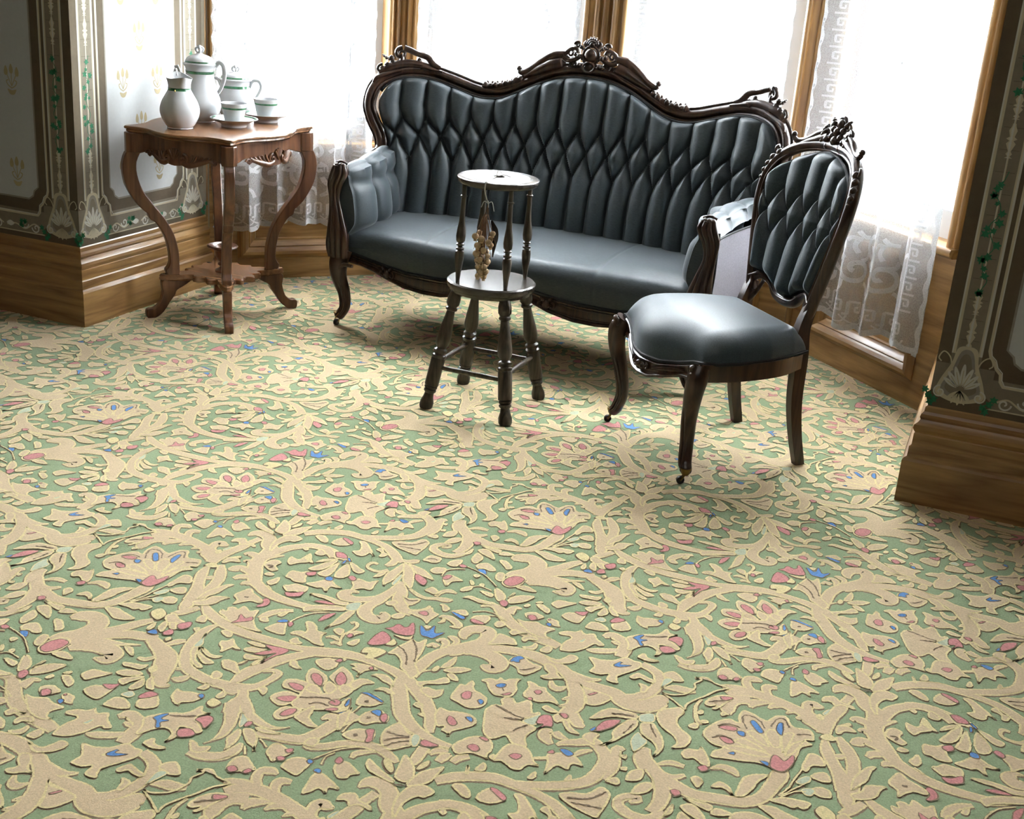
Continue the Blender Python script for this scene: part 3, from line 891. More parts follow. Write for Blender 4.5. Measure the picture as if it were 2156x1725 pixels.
Pb -302,15 -283,23 -256,23 -224,18 -207,21 -206,6 -229,1 -255,8 -284,10
Pp -274,-10 -263,0 -246,2 -227,-2 -254,-10
Sb -179,516,24 -161,496,30 -126,459,36 -94,445,34 -56,435,32 -20,442,32 24,454,32 52,480,30 64,525,32 70,562,36 71,586,20
Sb -123,451,28 -106,419,34 -102,384,30 -108,354,26
Pb -87,623 -73,668 -51,692 -33,687 -38,706 -34,733 -14,731 6,722 16,722 27,745 47,752 65,725 96,729 108,699 93,690 108,682 91,663 88,626 78,581 51,575 42,579 21,576 -2,568 -29,561 -54,556 -55,575 -42,593 -64,596
Sd -14,672,4 -28,701,4 -24,719,4 1,713,4 17,691,4
Sd 26,702,4 31,732,4 45,740,4 58,716,4
Sd 75,700,4 91,710,4 100,710,4
Sd -66,656,4 -49,672,4 -26,670,4
Sd -67,614,4 -51,629,4 -31,626,4
Pb 49,679 61,702 72,698 69,656 62,626
Pb -13,663 -1,675 19,666 38,637 17,639
Pb 20,672 26,696 46,687 56,648 41,639
Pb -28,622 -14,641 10,635 36,620 10,615
Pb -41,594 -19,612 38,616 41,603 8,593
Pb 65,623 71,667 92,689 89,667 78,631
Pu -13,700 -5,707 16,680 8,673
Pu 37,698 37,722 45,724 50,685
Pp -63,653 -51,666 -31,667 -36,654
Pu -29,658 -16,661 -13,647 -24,648
Pp -54,622 -41,630 -26,618 -39,610
Pu -29,581 -19,590 -17,581
Pp 48,583 47,612 55,617 70,606 80,632 86,610 75,575 56,573
Pu 29,586 44,588 45,576
Pb 10,465 9,492 12,522 28,542 55,553 41,525 35,494 24,468
Pb 4,465 -12,475 -29,469 -34,471 -23,492 -3,485 7,467
Pb 52,457 76,467 102,460 134,450 121,435 97,430 73,442
Pb 100,604 103,635 106,653 126,654 141,628 119,616 112,592
Pb 120,582 130,602 146,607 157,585 141,576
Pb 126,543 139,560 159,558 164,538 145,531
Pl 100,556 110,576 120,582 121,568 111,553
Pl 113,535 124,547 135,544 128,525
Sy 79,501,6 91,531,6 97,568,6 105,602,6
Sy 83,501,5 100,532,5 114,554,5
Sy 84,499,5 103,525,5 121,535,5
Pb 68,480 84,499 110,506 135,506 128,484 114,485 109,477 91,480
Pb -106,540 -99,559 -81,565 -77,578 -58,553 -49,525 -65,525 -81,535 -94,527
Pp -68,513 -57,525 -49,515 -58,505
Sb -47,521,8 -29,536,20 -9,534,22 4,522,8
Pb -72,477 -61,488 -48,477 -53,455 -63,464
Sb -135,488,10 -116,504,18 -90,505,14
Sb -125,469,14 -102,464,20 -82,481,12
Pp -94,426 -83,433 -75,424 -84,414
Pb -70,417 -43,419 -18,420 -19,402 -43,406
Pb -68,391 -57,406 -40,403 -19,380 -14,365 -34,371 -52,378
Pb -63,340 -65,361 -63,380 -48,371 -39,359 -41,331 -51,326
Pb -88,352 -85,381 -79,394 -75,368
Pb -16,395 -11,416 18,415 7,401
Sb 21,390,16 31,404,40 49,415,44 69,413,44 85,396,46 87,372,46 77,345,46 57,325,40 44,304,24
Pb -3,369 10,375 25,366 39,348 31,335 19,345
Pb 21,287 18,310 30,317 39,306 44,280 34,274
Sb 86,312,40 96,343,44 114,370,44 136,409,32 153,441,28 169,463,20
Sb 109,359,40 138,380,34 168,398,34 194,404,32 219,411,24
Sb 107,341,30 139,351,26 173,359,16 208,375,6
Sb 96,297,20 114,320,44 138,330,46 166,330,46 184,320,44 184,300,36 169,295,18 159,294,8
Pb 44,272 46,303 58,323 78,324 88,307 87,282 73,260 57,259
Pp 47,277 49,299 61,315 78,316 85,307 82,286 70,266 56,266
Pb 80,268 93,283 111,282 131,269 112,262 92,263
Pb 184,353 201,358 222,334 206,337
Pb -41,318 -32,336 -16,342 11,319 -1,308 -16,312 -28,305
Pu -28,300 -14,308 -1,291 -11,289
Sy -66,304,5 -34,297,5 0,283,5 41,249,5
Pp -75,299 -67,307 -55,302 -62,291
Pb -22,241 -18,248 -6,234 -9,224
Pb -24,196 -18,213 -5,223 -2,205 -16,188
Pb 4,236 7,246 17,240 14,230
Pb -26,272 -19,280 -10,277 -15,262
Sy -8,217,5 10,231,5 40,225,5
Pb 42,234 48,241 68,229 80,212 81,197 71,188 57,203
Pb 87,205 92,223 110,241 135,248 127,220 113,201 95,190
Pb 16,211 30,215 50,211 52,197 37,199
Pb -5,163 9,180 36,176 72,177 56,164 36,160 12,166
Pp 75,186 80,199 93,193 95,175 86,173
Pb 84,211 85,239 91,242 90,226
Sb 212,402,30 234,390,36 256,378,42 278,362,48 295,332,48 310,301,40 328,282,30 345,283,10
Sb 250,399,14 261,418,22 274,429,14
Sb 253,367,10 257,350,12 247,336,16 231,335,10
Pb 218,307 232,312 255,317 267,324 264,302 244,299 227,297
Pb 228,274 240,289 266,296 279,288 257,271 239,268
Pb 249,255 261,270 280,285 287,281 274,258 267,243
Pb 282,244 285,272 288,282 302,263 300,247 291,238
Pb 295,282 301,296 310,279 328,259 314,255 302,267
Py 273,311 278,330 293,315 287,300
Pb 324,220 338,235 348,245 367,219 355,202 340,197 328,204
Pp 317,231 325,250 344,249 338,235 323,223
Sb 325,160,16 337,174,30 355,170,30 374,160,34 380,129,34 381,100,30
Sb 345,151,8 357,150,18 367,146,10
Pb 368,177 383,200 403,215 424,227 435,258 448,243 465,246 449,223 480,196 479,182 459,187 440,183 453,157 443,135 440,160 421,169 405,157 392,133 383,134 380,153
Sd 403,204,4 425,213,4 446,225,4
Pu 382,185 389,201 400,208 396,189 413,192 402,179 410,168 404,163 392,180
Pp 450,217 464,237 479,230 480,202 465,211
Pp 443,175 458,188 477,177 457,159
Pb 413,115 417,134 425,135 435,124 459,124 442,111
Sb 309,93,8 325,98,22 349,109,22 372,125,18
Py 144,489 154,510 178,495 178,468 160,471
Pb 180,488 191,507 212,493 231,486 228,463 217,474 199,467
Pb 176,436 179,460 189,440 184,424
Pb 203,470 216,477 231,455 217,452
Pb 193,446 192,472 206,463 214,433 204,435
Pp 223,473 240,494 249,475 237,459
Pp 216,434 224,452 237,437 224,426
Pu 188,418 195,435 210,424 203,418
Sb 218,551,20 201,522,26 186,500,18
Py 233,416 240,427 247,418 241,408
Pb 324,67 348,70 373,81 390,103 411,99 427,98 430,77 418,55 401,29 402,15 408,3 395,-1 382,4 380,24 366,14 342,16 344,39
Py 372,54 378,69 388,70 384,56
Pu 379,62 385,78 391,81 390,71 412,78 396,63 386,59
Sb 428,95,26 450,88,26 468,76,28 478,54,28 479,27,28 472,-1,30 456,-25,30 435,-30,16
Pb 420,37 431,59 443,56 465,49 473,48 470,37 454,37 440,42 431,31
Pb 480,70 478,85 497,99 523,75 507,64 497,67
Pl 485,60 495,69 501,63 492,37 488,28
Pb 443,22 452,24 466,19 466,-2 455,-7 451,11
Sb 493,31,8 513,42,26 535,45,26 552,52,16
Pb 492,15 507,15 523,21 538,35 546,61 542,77 552,98 537,96 559,111 582,99 611,93 590,69 576,41 564,23 551,-5 552,-24 536,-16 518,-3 506,3
Sb 357,-28,26 380,-28,28 409,-30,32 424,-42,44 446,-54,48 472,-51,48 490,-35,48 502,-11,40 513,-5,20
Pb 505,-67 509,-45 526,-30 539,-20 553,-32 547,-58 552,-77 566,-92 581,-102 587,-117 582,-143 560,-155 564,-138 555,-121 536,-108 520,-95
Pb 487,-110 496,-102 511,-97 522,-112 538,-133 547,-159 546,-180 537,-198 536,-173 526,-158 510,-148 496,-137
Sd 505,-103,4 515,-122,4 527,-139,4
Pb 396,-140 407,-106 423,-86 444,-83 474,-84 477,-99 459,-106 436,-113 415,-130
Sd 429,-105,4 449,-97,4 470,-94,4
Pb 454,-181 448,-160 453,-134 463,-109 479,-100 485,-119 478,-149 468,-171 460,-188 442,-211 448,-197
Sd 469,-157,4 473,-136,4 476,-118,4
Pl 479,-89 481,-80 500,-67 508,-87 503,-96 486,-102
Pp 417,-167 424,-136 439,-122 451,-118 447,-139 435,-159 424,-171
Pu 409,-174 416,-159 418,-171 413,-177
Pl 488,-171 488,-152 493,-139 502,-150 514,-157 512,-173 502,-199 494,-185
Sb 521,-176,16 520,-200,36 528,-220,40 541,-235,40
Sb 570,29,8 566,6,10 570,-20,10 579,-43,12 589,-57,14
Pb 573,-19 580,-7 586,-17 579,-26
Pb 569,-71 577,-58 588,-61 586,-75 575,-78
Pb 584,-46 595,-37 603,-44 593,-52
Pb 579,16 582,38 599,60 620,68 626,60 616,34 605,7 596,6 602,20 589,10
Pp 602,55 611,60 626,62 616,48 607,46
Sd 586,23,4 598,35,4 614,44,4
Sb 657,74,36 633,63,36 623,41,34 625,15,30 632,2,10
Pb 615,-4 619,7 628,0 620,-10'''
CMATS = ['b', 'y', 'd', 'p', 'u', 'l']
fl_ = Flat(0.0042, 0.0007)
zi = 0.0
Z0, Z1, Z2, Z3 = 0.00030, 0.00110, 0.0022, 0.0035
ks = 0
for ln in CARPET.strip().split('\n'):
    t = ln.split()
    kind, c = t[0][0], t[0][1]
    P = np.array([[float(v) for v in q.split(',')] for q in t[1:]]) / 1000.0
    zi += 4e-6
    if kind == 'S': ks += 1
    zs = ks * 4e-6
    zb = zi * 0.35
    if kind == 'S':
        C = fl_.resample(cr(P, 8))
        W = np.clip(C[:, 2] - 0.0025, 0.003, None); C = C[:, :2]
        if c == 'b':
            fl_.strip(C, W + 0.0035, Z0 + zb, 2, (0.0008, -0.0024), ramp=1e-6)
            fl_.strip(C, W, Z1 + zs, 1, ramp=3e-6)
            Wi = np.clip(W - 0.0085, 0.0, None)
            fl_.strip(C, Wi, Z2 + zs, 0, ramp=3e-6)
        elif c == 'y':
            fl_.strip(C, W + 0.004, Z0 + zb, 2, (0.0005, -0.0015))
            fl_.strip(C, W, Z3 + zi, 1)
        else:
            fl_.strip(C, np.clip(W, 0.004, None) * 0.9, Z3 + 0.0021 + zi, 2, jit=0.0012)
    else:
        Q = fl_.resample(cr(P, 6, True), closed=True)
        ar = 0.5 * np.sum(Q[:, 0] * np.roll(Q[:, 1], -1) - np.roll(Q[:, 0], -1) * Q[:, 1])
        tq = np.roll(Q, -1, 0) - np.roll(Q, 1, 0); tq /= np.linalg.norm(tq, axis=1)[:, None] + 1e-9
        Q = Q + np.column_stack([-tq[:, 1], tq[:, 0]]) * np.sign(ar) * (0.0022 if c == 'b' else 0.001)
        if c == 'b':
            fl_.strip(Q, 0.0055, Z0 + zb, 2, (0.0008, -0.0024), closed=True)
            fl_.poly(Q, Z3 + zi, 0)
            fl_.strip(Q, 0.0042, Z3 + zi + 2e-6, 1, closed=True)
        else:
            mi = CMATS.index(c)
            if c == 'y':
                fl_.strip(Q, 0.006, Z0 + zb, 2, (0.0005, -0.002), closed=True)
            else:
                fl_.strip(Q, 0.005, Z3 + zi, 2 if c != 'l' else 1, (0.0003, -0.0008), closed=True)
            fl_.poly(Q, Z3 + zi + 2e-6, mi)
CV, CT, CM = fl_.arrays()
CV[:, 2] *= 0.30
cmats = [M['c_beige'], M['c_yellow'], M['c_brown'], M['c_pink'], M['c_blue'], M['c_pale']]
LO = np.array([-0.93397, 2.07530]); LA = np.array([-0.686, 0.70283]); LB = np.array([0.686, 0.70283])
whole = None
for i in range(-6, 7):
    for j in range(-6, 7):
        o2 = LO + i * LB + j * LA
        x = CV[:, 0] + o2[0]; y = CV[:, 1] + o2[1]
        if x.max() < -4.5 or x.min() > 2.2 or y.max() < 0.75 or y.min() > 4.7: continue
        ok = in_room(x, y)
        if not ok.any(): continue
        if ok.all():
            if whole is None:
                ob = raw('carpet_repeat', CV, CT, CM, cmats, floor); whole = ob.data
            else:
                ob = bpy.data.objects.new('carpet_repeat', whole); COL.objects.link(ob); ob.parent = floor
            ob.location = (o2[0], o2[1], 0)
        else:
            k = ok[CT].all(axis=1)
            if k.sum() < 50: continue
            T = CT[k]
            used, inv = np.unique(T, return_inverse=True)
            ob = raw('carpet_repeat', CV[used], inv.reshape(-1, 3), CM[k], cmats, floor)
            ob.location = (o2[0], o2[1], 0)


# ---------------------------------------------------------------- walls
def seg(P0, P1):
    P0 = np.array(P0); P1 = np.array(P1)
    d = P1 - P0; L = np.linalg.norm(d); d = d / L
    n = np.array([d[1], -d[0]])
    return L, (lambda u, dd, z: (P0[0] + d[0] * u + n[0] * dd, P0[1] + d[1] * u + n[1] * dd, z)), math.atan2(d[1], d[0]), P0


def wallbox(name, lo, hi, mat, label=None):
    o = MB().box(lo, hi).build(name, mat, smooth=False)
    return tag(o, label, kind='structure')


TH = 0.22
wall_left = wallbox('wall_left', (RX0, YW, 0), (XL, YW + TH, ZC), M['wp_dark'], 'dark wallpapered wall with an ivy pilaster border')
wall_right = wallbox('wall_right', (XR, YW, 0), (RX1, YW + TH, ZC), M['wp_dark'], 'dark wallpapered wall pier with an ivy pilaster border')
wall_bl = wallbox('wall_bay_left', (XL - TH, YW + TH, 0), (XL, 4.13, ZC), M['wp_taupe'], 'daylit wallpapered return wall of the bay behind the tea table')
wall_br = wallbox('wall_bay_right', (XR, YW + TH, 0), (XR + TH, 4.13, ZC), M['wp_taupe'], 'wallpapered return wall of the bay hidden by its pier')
wallbox('wall_back', (RX0, RY0 - 0.2, 0), (RX1, RY0, ZC), M['wp_taupe'], 'papered wall behind the viewer')
wallbox('wall_side_left', (RX0 - 0.2, RY0, 0), (RX0, YW + TH, ZC), M['wp_taupe'], 'papered side wall of the room')
wallbox('wall_side_right', (RX1, RY0, 0), (RX1 + 0.2, YW + TH, ZC), M['wp_taupe'], 'papered side wall of the room')
mb = MB(); mb.prism([(RX0, RY0), (RX1, RY0), (RX1, YW + TH), (0.2, YW + TH), (0.2, 5.1), (-3.2, 5.1), (-3.2, YW + TH), (RX0, YW + TH)], lambda a, b, t: (a, b, t), ZC, ZC + 0.15)
tag(mb.build('ceiling', M['plaster'], smooth=False), 'pale plaster ceiling', kind='structure')
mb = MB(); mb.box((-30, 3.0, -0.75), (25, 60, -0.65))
tag(mb.build('ground_outside', M['lawn'], smooth=False), 'darkened ground outside the windows', kind='structure')


# baseboard: one moulded profile
BASE = [(0, 0), (0.038, 0), (0.038, 0.120), (0.034, 0.127), (0.027, 0.131), (0.027, 0.160), (0.021, 0.164), (0.021, 0.196), (0.018, 0.199), (0.022, 0.204), (0.026, 0.212), (0.024, 0.222), (0.016, 0.228), (0.011, 0.236),
        (0.014, 0.243), (0.012, 0.251), (0.006, 0.258), (0.005, 0.271), (0, 0.275)]


def baseboard(name, P0, P1, m0, m1, mat, label):
    """m0/m1: how much the profile grows (+) or shrinks (-) in length per unit depth at each end"""
    L, fn, ang, O = seg(P0, P1)
    mb = MB()
    V = []
    for d, z in BASE: V.append((-m0 * d, d, z))
    for d, z in BASE: V.append((L + m1 * d, d, z))
    n = len(BASE)
    V = [(v[0], -v[1], v[2]) for v in V]
    F = [(i, n + i, n + i + 1, i + 1) for i in range(n - 1)] + [tuple(range(n)), tuple(range(2 * n - 1, n - 1, -1))]
    mb.add(V, F)
    o = mb.build(name, mat, smooth=True, angle=25)
    o.location = (O[0], O[1], 0); o.rotation_euler = (0, 0, ang)
    return tag(o, label, kind='structure')


baseboard('baseboard_left', (RX0, YW), A_, 0, 1, M['oakX'], 'tall stepped oak baseboard in shade under the dark wallpaper')
baseboard('baseboard_bay_left', A_, (XL, 4.10), 1, 0, M['oakX'], 'tall stepped oak baseboard in daylight beside the tea table')
baseboard('baseboard_bay_right', (XR, 4.10), F_, 0, 1, M['oakX'], 'tall stepped oak baseboard on the return behind the pier')
baseboard('baseboard_right', F_, (RX1, YW), 1, 0, M['oakX'], 'tall stepped oak baseboard in shade under the ivy pier')


# ---------------------------------------------------------------- bay windows
def half_round(w, h, n=6):
    return [(w * (0.5 - 0.5 * math.cos(PI * i / n)), h * math.sin(PI * i / n)) for i in range(n + 1)]


def casing_profile(w):
    """(u,d) outline of a moulded casing w wide, back at d=-0.02"""
    pts = [(0, -0.11), (0, 0.004)]
    def bead(u0, ww, h, base):
        for a, b in half_round(ww, h): pts.append((u0 + a, base + b))
    bead(0.002, 0.012, 0.008, 0.006)
    pts.append((0.016, 0.002)); pts.append((0.022, 0.002))
    m = w - 0.05
    bead(0.024, max(0.01, m * 0.55), 0.016, 0.006)
    pts.append((0.026 + m * 0.55, 0.004))
    bead(w - 0.026 + 0.001, 0.022, 0.012, 0.010)
    pts.append((w, 0.006)); pts.append((w, -0.11))
    return pts


def window(idx, P0, P1, cl, cr_, label):
    L, fn, ang, O = seg(P0, P1)
    root = empty('window_%d' % idx, (O[0], O[1], 0), ang)
    tag(root, label, kind='structure')
    W = lambda u, d, z: (u, -d, z)
    ZS, ZT = 0.56, 2.62
    # wall above the head and the panelled dado below the sill
    mb = MB(); mb.box((0, -0.12, ZT), (L, 0.0, ZC), fn=lambda x, y, z: W(x, y, z))
    mb.build('head_wall', M['oakX'], root, smooth=False)
    pu0, pu1, pz0, pz1 = 0.135, L - 0.13, 0.092, 0.50
    mb = MB()
    for lo, hi in (((0, -0.12, 0), (pu0 + 0.01, 0, ZS)), ((pu1 - 0.01, -0.12, 0), (L, 0, ZS)), ((pu0, -0.12, 0), (pu1, 0, pz0 + 0.01)), ((pu0, -0.12, pz1 - 0.01), (pu1, 0, ZS))):
        mb.box(lo, hi, fn=W)
    mb.build('dado_boards', M['oakX'], root, smooth=False)
    mb = MB(); mb.box((pu0, -0.09, pz0), (pu1, -0.022, pz1), fn=W)
    mb.build('recessed_panel', M['oakX'], root, smooth=False)
    # bolection moulding round the panel: mitred
    prof = [(-0.004, -0.03), (-0.004, 0.004), (0.004, 0.014), (0.014, 0.021), (0.026, 0.021), (0.036, 0.013), (0.042, 0.004), (0.046, 0.006), (0.050, 0.002), (0.056, -0.008), (0.066, -0.014), (0.072, -0.013), (0.076, -0.02), (0.076, -0.03)]
    for nm, c4 in (('panel_moulding', None),):
        for side in range(4):
            mb = MB()
            corners = [(pu0, pz0, 1, 1), (pu1, pz0, -1, 1), (pu1, pz1, -1, -1), (pu0, pz1, 1, -1)]
            a = corners[side]; b = corners[(side + 1) % 4]
            V = []
            for c in (a, b):
                for s_, d_ in prof: V.append(W(c[0] + c[2] * s_, d_, c[1] + c[3] * s_))
            n = len(prof)
            F = [(i, i + 1, n + i + 1, n + i) for i in range(n - 1)]
            mb.add(V, F)
            mb.build(nm, M['oakX'] if side % 2 == 0 else M['oakZ'], root, angle=30)
    # sill
    mb = MB()
    pr = [(-0.10, ZS - 0.03), (0.03, ZS - 0.03), (0.042, ZS - 0.022), (0.045, ZS - 0.010), (0.040, ZS), (-0.10, ZS + 0.004)]
    V = [W(0.02, d, z) for d, z in pr] + [W(L - 0.02, d, z) for d, z in pr]
    n = len(pr)
    mb.add(V, [(i, (i + 1) % n, n + (i + 1) % n, n + i) for i in range(n)] + [tuple(range(n))[::-1], tuple(range(n, 2 * n))])
    mb.build('window_sill', M['oakX'], root, angle=50)
    # casings
    for w, u0, sgn in ((cl, 0.0, 1), (cr_, L, -1)):
        mb = MB()
        pr = casing_profile(w)
        V = [W(u0 + sgn * a, d, 0.0 if False else ZS) for a, d in pr] + [W(u0 + sgn * a, d, ZT) for a, d in pr]
        n = len(pr)
        mb.add(V, [(i, (i + 1) % n, n + (i + 1) % n, n + i) for i in range(n)] + [tuple(range(n))[::-1], tuple(range(n, 2 * n))])
        mb.build('window_casing', M['oakZ'], root, angle=35)
    # sash: painted stiles and rails, then the pane
    a, b = cl, L - cr_
    mb = MB()
    for lo, hi in (((a, -0.10, ZS), (a + 0.05, -0.055, ZT)), ((b - 0.05, -0.10, ZS), (b, -0.055, ZT))):
        mb.box(lo, hi, fn=W)
    for z0, z1 in ((ZS, ZS + 0.095), (1.62, 1.67), (ZT - 0.07, ZT)):
        mb.box((a, -0.10, z0), (b, -0.06, z1), fn=W)
    for s0 in (a + 0.05, b - 0.058):
        mb.box((s0, -0.09, ZS), (s0 + 0.008, -0.062, ZT), fn=W)
    mb.build('window_sash', M['sash'], root, smooth=False)
    mb = MB(); mb.box((a + 0.04, -0.080, ZS + 0.08), (b - 0.04, -0.076, ZT - 0.06), fn=W)
    mb.build('pane', M['glass'], root, smooth=False)
    return root, L, fn


MIDX = -1.537
WIN = {}
WIN[1] = window(1, B_, C_, 0.050, 0.072, 'oak-cased angled bay window behind the tea table')
WIN[2] = window(2, C_, (MIDX, 4.70), 0.080, 0.090, 'oak-cased front bay window behind the left half of the sofa')
WIN[3] = window(3, (MIDX, 4.70), D_, 0.090, 0.105, 'oak-cased front bay window behind the right half of the sofa')
WIN[4] = window(4, D_, E_, 0.095, 0.075, 'oak-cased angled bay window behind the side chair')
for k, (P, nm) in enumerate(((B_, 'trim_1'), (C_, 'trim_2'), ((MIDX, 4.70), 'trim_3'), (D_, 'trim_4'), (E_, 'trim_5'))):
    mb = MB(); mb.lathe([(0.0, 0.0), (0.016, 0.0), (0.016, 2.9), (0, 2.9)], 16, (P[0], P[1], 0))
    tag(mb.build(nm, M['oakZ']), 'rounded oak corner bead between two bay windows', kind='structure')
# outer shell behind the bay corners so that daylight comes in by the windows only
for nm, lo, hi in (('wall_outer_left', (-3.25, 4.10, 0), (-2.945, 4.26, ZC)), ('wall_outer_right', (XR, 4.10, 0), (0.25, 4.26, ZC))):
    wallbox(nm, lo, hi, M['stone'], 'outer corner of the bay wall')

# ---------------------------------------------------------------- wallpaper print
WPM = ['wp_taupe', 'wp_dark', 'wp_mid', 'wp_field', 'wp_cream', 'wp_white', 'wp_green', 'wp_gold']
T_, DK, MD, FD, CRM, WH, GR, GO = range(8)


def rect(f, u0, u1, z0, z1, h, mi):
    f._tri([(u0, z0), (u1, z0), (u1, z1), (u0, z1)], [(0, 1, 2), (0, 2, 3)], h, mi)


def blob(f, pts, h, mi, n=5):
    f.poly(cr(pts, n, True), h, mi)


def ivy_leaf(f, u, z, s, a, h):
    lob = [(0, 1.0), (0.28, 0.5), (0.85, 0.55), (0.5, 0.05), (0.75, -0.5), (0.2, -0.35), (0, -0.6), (-0.2, -0.35), (-0.75, -0.5), (-0.5, 0.05), (-0.85, 0.55), (-0.28, 0.5)]
    c, q = math.cos(a), math.sin(a)
    f.poly([(u + s * (c * x - q * y), z + s * (q * x + c * y)) for x, y in lob], h, GR)


def spiral(c, r0, r1, a0, turns, n=26):
    t = np.linspace(0, 1, n)
    r = r0 + (r1 - r0) * t
    a = a0 + turns * 2 * PI * t
    return np.column_stack([c[0] + r * np.cos(a), c[1] + r * np.sin(a)])


def baluster(f, u, z, s, h):
    pr = [(0.0, 0.9), (0.05, 0.25), (0.12, 0.7), (0.2, 0.3), (0.42, 1.05), (0.5, 0.45), (0.56, 1.2), (0.62, 0.5), (0.8, 0.9), (0.92, 0.45), (1.0, 0.35)]
    w = 0.011
    L = [(u - w * b, z + s * a) for a, b in pr]; R = [(u + w * b, z + s * a) for a, b in reversed(pr)]
    f.poly(L + R, h, CRM)
    L = [(u - w * 0.5 * b, z + s * a) for a, b in pr]; R = [(u + w * 0.15 * b, z + s * a) for a, b in reversed(pr)]
    f.poly(L + R, h + 5e-5, WH)


def palmette(f, u, h):
    z0 = 0.283
    # dark garland foot, shield, shell and two volutes
    blob(f, [(u - 0.085, z0 + 0.02), (u - 0.05, z0 + 0.0), (u, z0 - 0.004), (u + 0.05, z0), (u + 0.085, z0 + 0.02), (u + 0.05, z0 + 0.045), (u - 0.05, z0 + 0.045)], h, DK)
    blob(f, [(u - 0.022, z0 + 0.165), (u + 0.022, z0 + 0.165), (u + 0.034, z0 + 0.12), (u + 0.055, z0 + 0.07), (u + 0.062, z0 + 0.035), (u + 0.04, z0 + 0.02), (u, z0 + 0.012), (u - 0.04, z0 + 0.02), (u - 0.062, z0 + 0.035), (u - 0.055, z0 + 0.07), (u - 0.034, z0 + 0.12)], h + 1e-4, CRM)
    blob(f, [(u - 0.014, z0 + 0.155), (u + 0.014, z0 + 0.155), (u + 0.03, z0 + 0.10), (u + 0.05, z0 + 0.045), (u, z0 + 0.02), (u - 0.05, z0 + 0.045), (u - 0.03, z0 + 0.10)], h + 2e-4, MD)
    blob(f, [(u - 0.01, z0 + 0.143), (u + 0.01, z0 + 0.143), (u + 0.024, z0 + 0.09), (u + 0.04, z0 + 0.05), (u, z0 + 0.03), (u - 0.04, z0 + 0.05), (u - 0.024, z0 + 0.09)], h + 3e-4, T_)
    for k in range(7):
        a = PI / 2 + (k - 3) * 0.34
        L = 0.070 - 0.006 * abs(k - 3)
        c = (u, z0 + 0.048)
        p = lambda r, s_: (c[0] + r * math.cos(a) - s_ * math.sin(a), c[1] + r * math.sin(a) + s_ * math.cos(a))
        blob(f, [p(0.012, 0), p(L * 0.6, 0.0065), p(L, 0.003), p(L, -0.003), p(L * 0.6, -0.0065)], h + 4e-4, WH)
        f.strip([p(0.014, 0), p(L * 0.8, 0)], 0.0018, h + 5e-4, GO)
    for k in range(5):
        a = -PI / 2 + (k - 2) * 0.42
        c = (u, z0 + 0.048)
        p = lambda r, s_: (c[0] + r * math.cos(a) - s_ * math.sin(a), c[1] + r * math.sin(a) + s_ * math.cos(a))
        blob(f, [p(0.0, 0), p(0.024, 0.0055), p(0.042, 0.0), p(0.024, -0.0055)], h + 4e-4, CRM)
    for sg in (-1, 1):
        f.strip(spiral((u + sg * 0.050, z0 + 0.036), 0.018, 0.002, PI / 2 if sg > 0 else PI / 2, -1.4 * sg), 0.0042, h + 6e-4, WH)
        f.strip(cr([(u + sg * 0.028, z0 + 0.10), (u + sg * 0.040, z0 + 0.135), (u + sg * 0.058, z0 + 0.148), (u + sg * 0.068, z0 + 0.13), (u + sg * 0.06, z0 + 0.12)], 6), 0.0035, h + 6e-4, CRM)
        for q, (a, b) in enumerate(((0.062, 0.012), (0.078, 0.022), (0.088, 0.036), (0.07, 0.002))):
            ivy_leaf(f, u + sg * a, z0 + b, 0.013, random.uniform(-2, 2), h + 7e-4)


def pilaster(f, u0, sgn, zt, h):
    """strip of border u0..u0+sgn*0.155"""
    X = lambda a: u0 + sgn * a
    def rc(a, b, z0, z1, hh, mi): rect(f, min(X(a), X(b)), max(X(a), X(b)), z0, z1, hh, mi)
    rc(0.0, 0.033, 0.40, zt, h, DK)
    rc(0.033, 0.037, 0.43, zt, h + 1e-4, WH); rc(0.037, 0.043, 0.43, zt, h + 1e-4, CRM)
    rc(0.043, 0.100, 0.40, zt, h, T_)
    rc(0.100, 0.104, 0.43, zt, h + 1e-4, CRM); rc(0.104, 0.110, 0.43, zt, h + 1e-4, WH)
    rc(0.110, 0.148, 0.40, zt, h, DK)
    u = X(0.0715)
    f.strip([(u, 0.44), (u, zt)], 0.0045, h + 2e-4, CRM)
    f.strip([(u - 0.0012, 0.44), (u - 0.0012, zt)], 0.0014, h + 2.5e-4, WH)
    z = 0.445
    k = 0
    while z < zt - 0.3:
        baluster(f, u, z, 0.085, h + 3e-4)
        baluster(f, u, z + 0.095, 0.06, h + 3e-4)
        zz = z + 0.16
        path = [(u + 0.011 * math.sin(q * 1.9), zz + q * 0.028) for q in range(12)]
        f.strip(cr(path, 4), 0.002, h + 3.5e-4, GR)
        for q in range(11):
            n = 1 if q % 3 else 3
            for _ in range(n):
                ivy_leaf(f, u + random.uniform(-0.017, 0.017), zz + q * 0.028 + random.uniform(-0.012, 0.012), random.uniform(0.008, 0.0145), random.uniform(-1.5, 1.5), h + 4e-4 + 1e-5 * q)
        z += 0.50
        k += 1
    for q in range(int((zt - 0.45) / 0.055)):
        f.strip([(X(0.048), 0.47 + q * 0.055), (X(0.095), 0.47 + q * 0.055)], 0.0012, h + 5e-5, DK)


